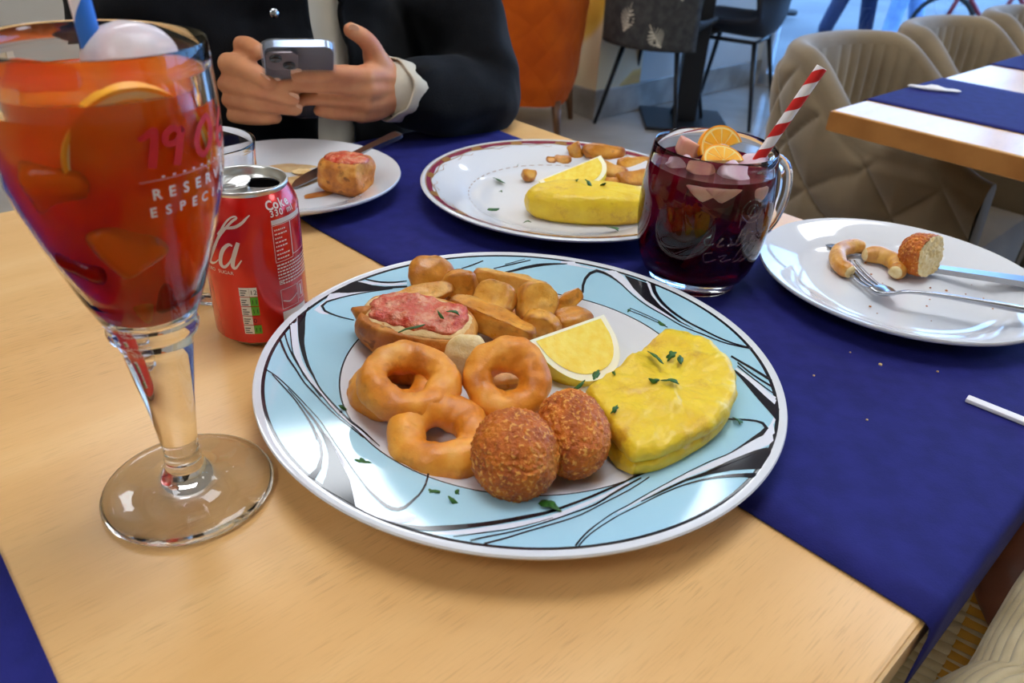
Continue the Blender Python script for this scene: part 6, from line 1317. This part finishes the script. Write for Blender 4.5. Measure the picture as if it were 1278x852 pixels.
for fc in bm.faces:
    q = fc.calc_center_median()+mo; b_ = q.x*CA+q.y*SA; a_ = -q.x*SA+q.y*CA; z_ = q.z-TZ
    wid = 0.024+0.05*max(0, -(z_-0.10))*0.9+0.10*max(0, z_-0.16)
    if b_ > -0.99 and abs(a_-(0.495-0.10*(z_-0.1)*0)) < wid and abs(a_-0.49) < 0.2 and z_ < 0.34: kill.append(fc)
    # sleeve mouths
    for P in (MAN_LSLEEVE, MAN_RSLEEVE):
        e0, e1 = Vector(P[0][:3])+Vector((0, 0, TZ)), Vector(P[1][:3])+Vector((0, 0, TZ)); d = (e0-e1).normalized()
        h__ = (q-e0).dot(d)
        if 0.0 < h__ < 0.05 and (q-e0-d*h__).length < 0.046: kill.append(fc)
bmesh.ops.delete(bm, geom=list(set(kill)), context='FACES')
for _ in range(14):                     # even out the cut edges of the coat
    be = [q for q in bm.verts if q.is_boundary]; nw = {}
    for q in be:
        nb = [e.other_vert(q) for e in q.link_edges if e.is_boundary]
        if len(nb) == 2: nw[q] = q.co*0.5+(nb[0].co+nb[1].co)*0.25
    for q, p_ in nw.items(): q.co = p_
bm.to_mesh(cm); bm.free()
co_ = ob('coat', cm, man); md = co_.modifiers.new('thick', 'SOLIDIFY'); md.thickness = 0.006; md.offset = -1
shirt = MB()
mchain(shirt, [tl(-1.005, 0.49, -0.24, 0.130), tl(-0.985, 0.49, -0.05, 0.128), tl(-0.995, 0.49, 0.15, 0.124), tl(-1.01, 0.48, 0.27, 0.09), tl(-1.0, 0.47, 0.36, 0.066)], 28)
mchain(shirt, [(lambda P: P[0][:3]+(0.0325,))(MAN_LSLEEVE), (lambda P: P[1][:3]+(0.038,))(MAN_LSLEEVE), (lambda P: P[2][:3]+(0.040,))(MAN_LSLEEVE)], 20)
mchain(shirt, [(lambda P: P[0][:3]+(0.0325,))(MAN_RSLEEVE), (lambda P: P[1][:3]+(0.038,))(MAN_RSLEEVE), (lambda P: P[2][:3]+(0.040,))(MAN_RSLEEVE)], 20)
ob('shirt', fused(shirt, 0.006, m_shirt, 5, wrinkle(0.007, 16, 8)), man)
for P, nm in ((MAN_LSLEEVE, 'shirt_cuff'), (MAN_RSLEEVE, 'shirt_cuff')):
    e0, e1 = Vector(P[0][:3]), Vector(P[1][:3]); d = (e0-e1).normalized(); s_ = d.orthogonal().normalized(); u_ = d.cross(s_)
    v = []; n = 40
    for i in range(n):
        a = 2*math.pi*i/n; wv = 1+0.06*math.sin(a*3)+0.04*math.sin(a*7+1)
        for L_, r_ in ((-0.03, 0.034), (0.0, 0.0365), (0.012, 0.0375), (0.014, 0.0355), (0.0, 0.034), (-0.03, 0.032)):
            v.append(e0+d*(L_+0.003*math.sin(a*2))+(s_*math.cos(a)+u_*math.sin(a))*r_*wv+Vector((0, 0, TZ))-mo)
    ob(nm, MB().add(v, [(i*6+j, ((i+1) % n)*6+j, ((i+1) % n)*6+j+1, i*6+j+1) for i in range(n) for j in range(5)]).mesh(m_shirt), man)
leg = MB()
for s in (-1, 1):
    mchain(leg, [tl(-1.03, 0.47+s*0.09, -0.24, 0.105), tl(-0.62, 0.47+s*0.13, -0.23, 0.075), tl(-0.58, 0.47+s*0.13, -0.30, 0.066), tl(-0.62, 0.47+s*0.13, -0.66, 0.045)], 18)
ob('trousers', fused(leg, 0.011, m_jeans, 4), man)
for s in (-1, 1):
    mb = MB(); mchain(mb, [tl(-0.63, 0.47+s*0.13, -0.70, 0.046), tl(-0.48, 0.47+s*0.14, -0.715, 0.034)], 16); ob('shoe', mb.mesh(m_black), man)
sn = Vector(SNAP)
ob('snap_button', MB().lathe([(0.0001, 0.002), (0.004, 0.0018), (0.0055, 0.0)], 20).mesh(m_steel), man, T(-0.845, 0.425, 0.152)-mo, look_rot(BV+Vector((0, 0, 0.15))))
# ---- phone
pt_ = Vector(PHONE_TOP)+Vector((0, 0, TZ)); ax = Vector((-0.23, 0.70, -0.68)).normalized(); px_ = Vector((0.955, 0.30, 0.02)); px_ = (px_-ax*px_.dot(ax)).normalized(); nz_ = px_.cross(ax)
if nz_.z > 0: nz_ = -nz_
R_ = Matrix((px_, -ax, nz_)).transposed()
if R_.determinant() < 0: R_ = Matrix((-px_, -ax, nz_)).transposed()
ph = thing('smartphone', 'smartphone in a clear case, held by the person in the dark coat', 'phone', pt_+ax*0.0765, R_.to_euler())
m_case = M('clear_case', c(210, 214, 224), 0.2, alpha=0.16, spec=0.4); m_phone = M('graphite_back', c(58, 44, 56), 0.35, spec=0.4); m_lens = M('lens_glass', c(8, 8, 12), 0.03, spec=0.8); m_bez = M('bluish_metal', c(150, 165, 190), 0.25, metal=0.9)
def slabmesh(w_, h_, t_, r_, mat, z0=0.0, bev=0.0012):
    bm = bmesh.new(); pts = []
    for cx0, cy0, a0 in ((w_/2-r_, h_/2-r_, 0), (-w_/2+r_, h_/2-r_, 90), (-w_/2+r_, -h_/2+r_, 180), (w_/2-r_, -h_/2+r_, 270)):
        for k in range(7): a = math.radians(a0+15*k); pts.append((cx0+r_*math.cos(a), cy0+r_*math.sin(a)))
    return MB().poly(pts, z0, z0+t_).mesh(mat, True, 'slab', 30)
ob('frame', slabmesh(0.0715, 0.1467, 0.0076, 0.012, m_bez, -0.0038), ph)
ob('back', slabmesh(0.0695, 0.1447, 0.0004, 0.011, m_phone, 0.0038), ph)
ob('screen', slabmesh(0.0695, 0.1447, 0.0004, 0.011, m_lens, -0.0042), ph)
ob('case', slabmesh(0.0760, 0.1515, 0.0100, 0.0135, m_case, -0.0040), ph)
sx = -0.0172 if (R_ @ Vector((1, 0, 0))).x > 0 else 0.0172
cb = ob('camera_bump', slabmesh(0.0320, 0.0320, 0.0022, 0.008, M('bump_metal', c(120, 108, 112), 0.3, metal=0.5), 0.0060), ph, (sx, 0.0535, 0))
for dx, dy in ((-0.0065, 0.0065), (0.0065, -0.0065)):
    l_ = ob('camera_lens', MB().lathe([(0.0062, 0.0080), (0.0064, 0.0096), (0.0058, 0.0100), (0.0054, 0.0092), (0.0001, 0.0091)], 28).mesh(m_lens), ph, (sx+dx, 0.0535+dy, 0))
# ---- the neighbour at the right
m_knit = M('cream_rib_knit', c(206, 188, 152), 0.9, c(186, 166, 128), 30, bump=0.3, bscale=600, sheen=0.2)
m_must = M('mustard_knit', c(186, 132, 40), 0.9, bump=0.3, bscale=600)
wo_ = T(0.47, 0.72, -TZ)
wm = thing('person', 'person in a cream ribbed knit resting a bare forearm, at the table\'s corner', 'person', wo_)
def wch(mb, P, n=16): chain_mb(mb, [(q[0]-wo_.x, q[1]-wo_.y, q[2]+TZ-wo_.z, q[3]) for q in P], n)
def hand(mb, p0, p1, up_):
    p0, p1 = Vector(p0[:3]), Vector(p1[:3]); d = (p1-p0).normalized(); s_ = d.cross(Vector(up_)).normalized(); dn = -s_.cross(d)
    wch(mb, [tuple(p1)+(0.027,), tuple(p1+d*0.05)+(0.024,), tuple(p1+d*0.075)+(0.019,)])
    for i, L_ in enumerate((0.072, 0.082, 0.076, 0.058)):
        k0 = p1+d*0.072+s_*(i-1.5)*0.018; wch(mb, [tuple(k0)+(0.010,), tuple(k0+d*L_*0.5+dn*0.006)+(0.009,), tuple(k0+d*L_+dn*0.022)+(0.0072,)])
    k0 = p1-s_*0.02+d*0.02; wch(mb, [tuple(k0)+(0.012,), tuple(k0-s_*0.022+d*0.03)+(0.0105,), tuple(k0-s_*0.026+d*0.058)+(0.0085,)])
b2 = MB()
wch(b2, [tl(0.50, 0.53, 0.30, 0.045)]+WOMAN['right']); wch(b2, WOMAN['left']); wch(b2, WOMAN['hand']); hand(b2, WOMAN['hand'][0], WOMAN['hand'][1], (0, 0, 1)); hand(b2, WOMAN['right'][-2], WOMAN['right'][-1], (0, 0, 1))
wch(b2, [tl(0.50, 0.53, 0.30, 0.045), tl(0.52, 0.72, 0.33, 0.06), tl(0.50, 0.91, 0.30, 0.045), tl(0.40, 0.96, 0.05, 0.036), WOMAN['left'][0], WOMAN['left'][1]])
wch(b2, [tl(0.52, 0.72, 0.33, 0.055), tl(0.50, 0.72, 0.42, 0.05)])
wh_ = T(0.47, 0.72, 0.50)-wo_
head(b2, wh_, -BV, 0.95)
ob('body', fused(b2, 0.0035, m_skin2, 4), wm)
face_parts(wm, wh_, -BV, 0.95, m_hair, 2)
def ribbed(P, nrib, amp, mat, nm, n=None, K=60, wob=0.0):
    Q = spline(P, K); n = n or nrib*8; pts = [Vector(q[:3]) for q in Q]; v = []; u = Vector((0, 0, 1))
    for i, p in enumerate(pts):
        t = (pts[min(i+1, K-1)]-pts[max(i-1, 0)]).normalized(); s_ = t.cross(u).normalized(); w_ = s_.cross(t)
        for j in range(n):
            a = 2*math.pi*j/n; r = Q[i][3]+amp*(abs(math.cos(a*nrib/2))**0.7-0.6)+wob*noise.noise(Vector((p.x*14, p.y*14, a)))
            v.append((p.x+(s_.x*math.cos(a)+w_.x*math.sin(a))*r-wo_.x, p.y+(s_.y*math.cos(a)+w_.y*math.sin(a))*r-wo_.y, p.z+(s_.z*math.cos(a)+w_.z*math.sin(a))*r+TZ-wo_.z))
    mb = MB().add(v, [(i*n+j, i*n+(j+1) % n, (i+1)*n+(j+1) % n, (i+1)*n+j) for i in range(K-1) for j in range(n)]+[tuple(range(n))[::-1], tuple((K-1)*n+j for j in range(n))])
    return ob(nm, mb.mesh(mat, True, nm, 75), wm)
ribbed(WOMAN_SLEEVE+[tl(0.36, 0.48, 0.02, 0.058), tl(0.49, 0.55, 0.27, 0.066)], 34, 0.0030, m_knit, 'sleeve', wob=0.006)
e_ = ribbed([WOMAN_SLEEVE[0][:3]+(0.0445,), tuple((Vector(WOMAN_SLEEVE[0][:3])*0.62+Vector(WOMAN_SLEEVE[1][:3])*0.38))+(0.0468,)], 30, 0.003, m_must, 'cuff_band', K=6); e_['label'] = 'mustard cuff band'
ribbed([tl(0.50, 0.91, 0.28, 0.066), tl(0.40, 0.96, 0.07, 0.055), WOMAN['left'][0][:3]+(0.048,)], 30, 0.003, m_knit, 'sleeve')
ribbed([tl(0.49, 0.72, -0.32, 0.17), tl(0.49, 0.72, -0.1, 0.16), tl(0.50, 0.72, 0.15, 0.17), tl(0.52, 0.72, 0.30, 0.13), tl(0.515, 0.72, 0.36, 0.065)], 70, 0.003, m_knit, 'jumper')
ribbed([tl(0.47, 0.70, -0.275, 0.105), tl(0.15, 0.665, -0.250, 0.098), tl(-0.10, 0.60, -0.240, 0.085), tl(-0.16, 0.58, -0.26, 0.080)], 56, 0.0032, m_knit, 'knit_skirt')
ribbed([tl(0.47, 0.80, -0.275, 0.105), tl(0.15, 0.84, -0.255, 0.095), tl(-0.10, 0.84, -0.245, 0.082), tl(-0.16, 0.84, -0.26, 0.078)], 56, 0.0032, m_knit, 'knit_skirt')
e_ = ribbed([tl(0.035, 0.640, -0.246, 0.0945), tl(-0.02, 0.624, -0.243, 0.0915), tl(-0.055, 0.6135, -0.2415, 0.0895)], 56, 0.0032, m_must, 'mustard_stripe', K=8); e_['label'] = 'mustard stripe'
lg = MB()
for a_ in (0.58, 0.84): wch(lg, [tl(-0.14, a_, -0.27, 0.058), tl(-0.12, a_, -0.45, 0.052), tl(-0.08, a_, -0.66, 0.038)])
ob('stockings', fused(lg, 0.012, m_black, 3), wm)
for a_ in (0.58, 0.84):
    mb = MB(); wch(mb, [tl(-0.08, a_, -0.71, 0.036), tl(-0.22, a_, -0.722, 0.026)]); ob('shoe', mb.mesh(m_black), wm)
tub_chair('tub_chair', 'taupe tub chair under the person in the cream knit', T(0.56, 0.72, -TZ), ANG+math.pi, bm_, 'taupe tub chairs at the near table')

# ------------------------------------------------------------------ bar table and shell chairs by the far wall
tb = thing('bistro_table', 'black pedestal table with a square base by the far wall', 'table', (0.830, 4.03, 0), (0, 0, math.radians(-2)))
ob('base', MB().rbox((-0.215, -0.215, 0), (0.215, 0.215, 0.018), 0.004, 2).mesh(m_black, False), tb)
ob('pedestal', MB().rbox((-0.055, -0.055, 0.018), (0.055, 0.055, 1.03), 0.006, 2).mesh(m_black, False), tb)
ob('tabletop', MB().rbox((-0.21, -0.21, 1.03), (0.21, 0.21, 1.06), 0.006, 2).mesh(m_black, False), tb)
m_shell = M('dark_grey_shell', c(52, 50, 50), 0.7, c(40, 38, 40), 40, bump=0.2, bscale=500)
def shell_chair(label, loc, rz, mat):
    t = thing('shell_chair', label, 'chair', loc, (0, 0, rz), 'shell chairs at the black table')
    nu, nv = 28, 30; v = []; f = []
    for i in range(nv+1):                   # seat front -> seat back -> top of backrest (local +x is the front)
        s = i/nv
        P = spline([(0.23, 0.415), (0.20, 0.440), (0.0, 0.425), (-0.15, 0.430), (-0.205, 0.50), (-0.225, 0.62), (-0.25, 0.76), (-0.262, 0.82)], 60); x0, z0 = P[int(s*59)]
        wd_ = 0.225*(1-0.35*max(0, s-0.75)*4*max(0, s-0.75)) if s > 0.75 else 0.225
        for j in range(nu+1):
            q = -1+2*j/nu
            up_ = 0.10*abs(q)**3.2*(1-abs(s-0.45)*1.4)
            fwd = 0.09*abs(q)**2.6*max(0, min(1, (s-0.42)/0.25))
            v.append((x0+fwd, q*wd_, z0+max(0, up_)))
    for i in range(nv):
        for j in range(nu): f.append((i*(nu+1)+j, i*(nu+1)+j+1, (i+1)*(nu+1)+j+1, (i+1)*(nu+1)+j))
    o = ob('seat_shell', MB().add(v, f).mesh(mat), t); md = o.modifiers.new('thick', 'SOLIDIFY'); md.thickness = 0.022; md.offset = -1
    for sx_ in (-1, 1):
        for sy_ in (-1, 1): ob('leg', MB().tube([(sx_*0.13, sy_*0.13, 0.415), (sx_*0.215, sy_*0.215, 0)], [0.0135, 0.009], 12).mesh(m_black), t)
    ob('seat_frame', MB().tube([(0.13, 0.13, 0.408), (-0.13, 0.13, 0.408), (-0.13, -0.13, 0.408), (0.13, -0.13, 0.408), (0.13, 0.13, 0.408)], 0.010, 8).mesh(m_black), t)
    return t
sc = shell_chair('dark grey shell chair with a patterned cloth over it, left of the black table', (0.645, 3.985, 0), math.radians(62), m_shell)
shell_chair('dark shell chair to the right of the black table, its seat bare', (1.070, 4.200, 0), math.radians(150), M('navy_shell', c(26, 28, 40), 0.6))
# cloth with pale feather prints hanging over the first shell chair
jm = M('grey_print_cloth', c(70, 68, 66), 0.9, c(52, 50, 50), 30); jp = M('pale_feather_print', c(206, 196, 176), 0.9)
jk = thing('patterned_cloth', 'grey cloth with pale feather prints draped over the dark shell chair', 'cloth', (0.645, 3.985, 0), (0, 0, math.radians(62)))
v = []; f = []; nu, nv = 24, 20
def jpt(u, s): return Vector((-0.292-0.018*math.cos(u*2.4)-0.03*(s)+0.10*abs(u)**2.6+0.006*noise.noise(Vector((u*3, s*3, 2))), u*0.235, 0.40+0.45*s))
for i in range(nv+1):
    for j in range(nu+1): v.append(jpt(-1+2*j/nu, i/nv))
for i in range(nv):
    for j in range(nu): f.append((i*(nu+1)+j, i*(nu+1)+j+1, (i+1)*(nu+1)+j+1, (i+1)*(nu+1)+j))
o = ob('drape', MB().add(v, f).mesh(jm), jk); md = o.modifiers.new('thick', 'SOLIDIFY'); md.thickness = 0.006; md.offset = 0
pm = MB()
for (u0, s0, L_, an) in ((0.35, 0.16, 0.26, 1.9), (-0.45, 0.05, 0.22, 0.9), (-0.1, 0.55, 0.28, 0.6), (0.55, 0.62, 0.24, 2.3), (-0.7, 0.5, 0.2, 1.6)):
    for k in range(9):
        t = k/8; wd_ = 0.10*math.sin(math.pi*min(1, t+0.12))
        for sd in (-1, 1):
            p0 = (u0+L_*t*math.cos(an)*1.6, s0+L_*t*math.sin(an)); p1 = (p0[0]+sd*wd_*1.6*math.sin(an)+0.06*math.cos(an), p0[1]-sd*wd_*math.cos(an)+0.04*math.sin(an))
            q = [(p0[0], p0[1]-0.012), (p1[0], p1[1]-0.006), (p1[0], p1[1]+0.006), (p0[0], p0[1]+0.012)]
            pm.add([jpt(max(-1, min(1, x)), max(0, min(1, y)))+Vector((-0.0040, 0, 0)) for x, y in q], [(0, 1, 2, 3)])
ob('feather_print', pm.mesh(jp, False), jk)

# ------------------------------------------------------------------ passers-by and a bicycle in the street
def walker(label, loc, rz, trouser, top, stride=0.18, seed=0):
    t = thing('person', label, 'person', loc, (0, 0, rz), 'passers-by in the street')
    b = MB()
    for s in (-1, 1):
        chain_mb(b, [(0, s*0.19, 1.40, 0.05), (0.02, s*0.24, 1.12, 0.042), (0.06*s+0.08, s*0.24, 0.90, 0.034), (0.07*s+0.10, s*0.23, 0.80, 0.03)], 10)
        for k in range(4): chain_mb(b, [(0.07*s+0.10, s*0.23+(k-1.5)*0.018, 0.80, 0.011), (0.07*s+0.115, s*0.23+(k-1.5)*0.016, 0.71+0.01*abs(k-1.5), 0.008)], 8)
        chain_mb(b, [(0.07*s+0.12, s*0.22, 0.79, 0.012), (0.07*s+0.15, s*0.20, 0.74, 0.009)], 8)
    chain_mb(b, [(0, -0.19, 1.40, 0.05), (-0.01, 0, 1.42, 0.06), (0, 0.19, 1.40, 0.05)], 10)
    head(b, Vector((0.02, 0, 1.62)), Vector((1, 0, 0)))
    ob('body', fused(b, 0.010, m_skin, 2), t); face_parts(t, Vector((0.02, 0, 1.62)), Vector((1, 0, 0)), 1.0, m_hair)
    q = MB()
    for s in (-1, 1): chain_mb(q, [(0, s*0.09, 0.92, 0.105), (stride*0.5*s, s*0.10, 0.50, 0.075), (stride*s-0.03, s*0.10, 0.10, 0.062)], 14)
    ob('trousers', fused(q, 0.016, trouser, 3), t)
    q = MB(); chain_mb(q, [(0, 0, 0.88, 0.15), (0, 0, 1.10, 0.145), (-0.01, 0, 1.34, 0.16), (-0.01, 0, 1.42, 0.10)], 20)
    for s in (-1, 1): chain_mb(q, [(0, s*0.13, 1.36, 0.09), (0.01, s*0.23, 1.15, 0.062), (0.05*s+0.06, s*0.24, 0.92, 0.05)], 12)
    ob('jacket', fused(q, 0.018, top, 4), t)
    for s in (-1, 1):
        q = MB(); chain_mb(q, [(stride*s-0.05, s*0.10, 0.045, 0.045), (stride*s+0.13, s*0.105, 0.035, 0.034)], 12); ob('shoe', q.mesh(m_black), t)
    return t
m_lj = M('light_denim', c(140, 170, 205), 0.85, c(110, 140, 185), 12); m_dj = M('navy_trousers', c(22, 30, 62), 0.85)
walker('passer-by in dark navy trousers, left of the one in pale jeans', (2.72, 7.00, 0), math.radians(-20), m_dj, m_coat, 0.16)
walker('passer-by in pale blue jeans between the dark trousers and the bicycle', (3.12, 6.95, 0), math.radians(170), m_lj, m_jeans, 0.13)
walker('passer-by far left in the shop window, dark trousers against the bright street', (2.45, 8.20, 0), math.radians(20), m_coat, m_dj, 0.14)
m_rub = M('tyre_rubber', c(16, 16, 20), 0.8); m_redf = M('dark_red_frame', c(120, 20, 34), 0.35)
bk = thing('bicycle', 'small bicycle with a dark red frame parked in the street', 'bicycle', (3.13, 6.25, 0), (0, 0, math.radians(-8)))
WR = 0.225
for x in (-0.02, 0.70):
    wl = ob('wheel', MB().add([((WR+0.018*math.cos(b))*math.cos(a)+x, 0.018*math.sin(b), WR+0.018+(WR+0.018*math.cos(b))*math.sin(a)) for a in [2*math.pi*i/48 for i in range(48)] for b in [2*math.pi*j/10 for j in range(10)]],
        [(i*10+j, ((i+1) % 48)*10+j, ((i+1) % 48)*10+(j+1) % 10, i*10+(j+1) % 10) for i in range(48) for j in range(10)]).mesh(m_rub), bk)
    for k in range(12):
        a = 2*math.pi*k/12; ob('spoke', MB().tube([(x, 0, WR+0.018), (x+WR*math.cos(a), 0, WR+0.018+WR*math.sin(a))], 0.0022, 5).mesh(m_steel), wl)
    ob('hub', MB().tube([(x, -0.05, WR+0.018), (x, 0.05, WR+0.018)], 0.02, 12).mesh(m_steel), wl)
h_ = WR+0.018
fm = MB()
for a, b in (((-0.02, 0, h_), (0.07, 0, 0.56)), ((0.07, 0, 0.52), (0.33, 0, 0.24)), ((0.07, 0, 0.56), (0.42, 0, 0.52)), ((0.33, 0, 0.24), (0.45, 0, 0.60)), ((0.33, 0, 0.24), (0.70, 0, h_)), ((0.43, 0, 0.52), (0.70, 0, h_))): fm.tube([a, b], 0.017, 10)
ob('frame', fm.mesh(m_redf), bk)
ob('handlebar', MB().tube([(0.07, 0, 0.54), (0.04, 0, 0.70), (0.03, -0.24, 0.74)], 0.012, 8).tube([(0.04, 0, 0.70), (0.03, 0.24, 0.74)], 0.012, 8).mesh(m_black), bk)
ob('saddle', MB().add(*blob((0.11, 0.06, 0.025), 3)).mesh(m_black), bk, (0.47, 0, 0.63))
ob('pedals', MB().tube([(0.33, -0.12, 0.16), (0.33, -0.03, 0.24), (0.33, 0.03, 0.24), (0.33, 0.12, 0.32)], 0.012, 8).mesh(m_black), bk)
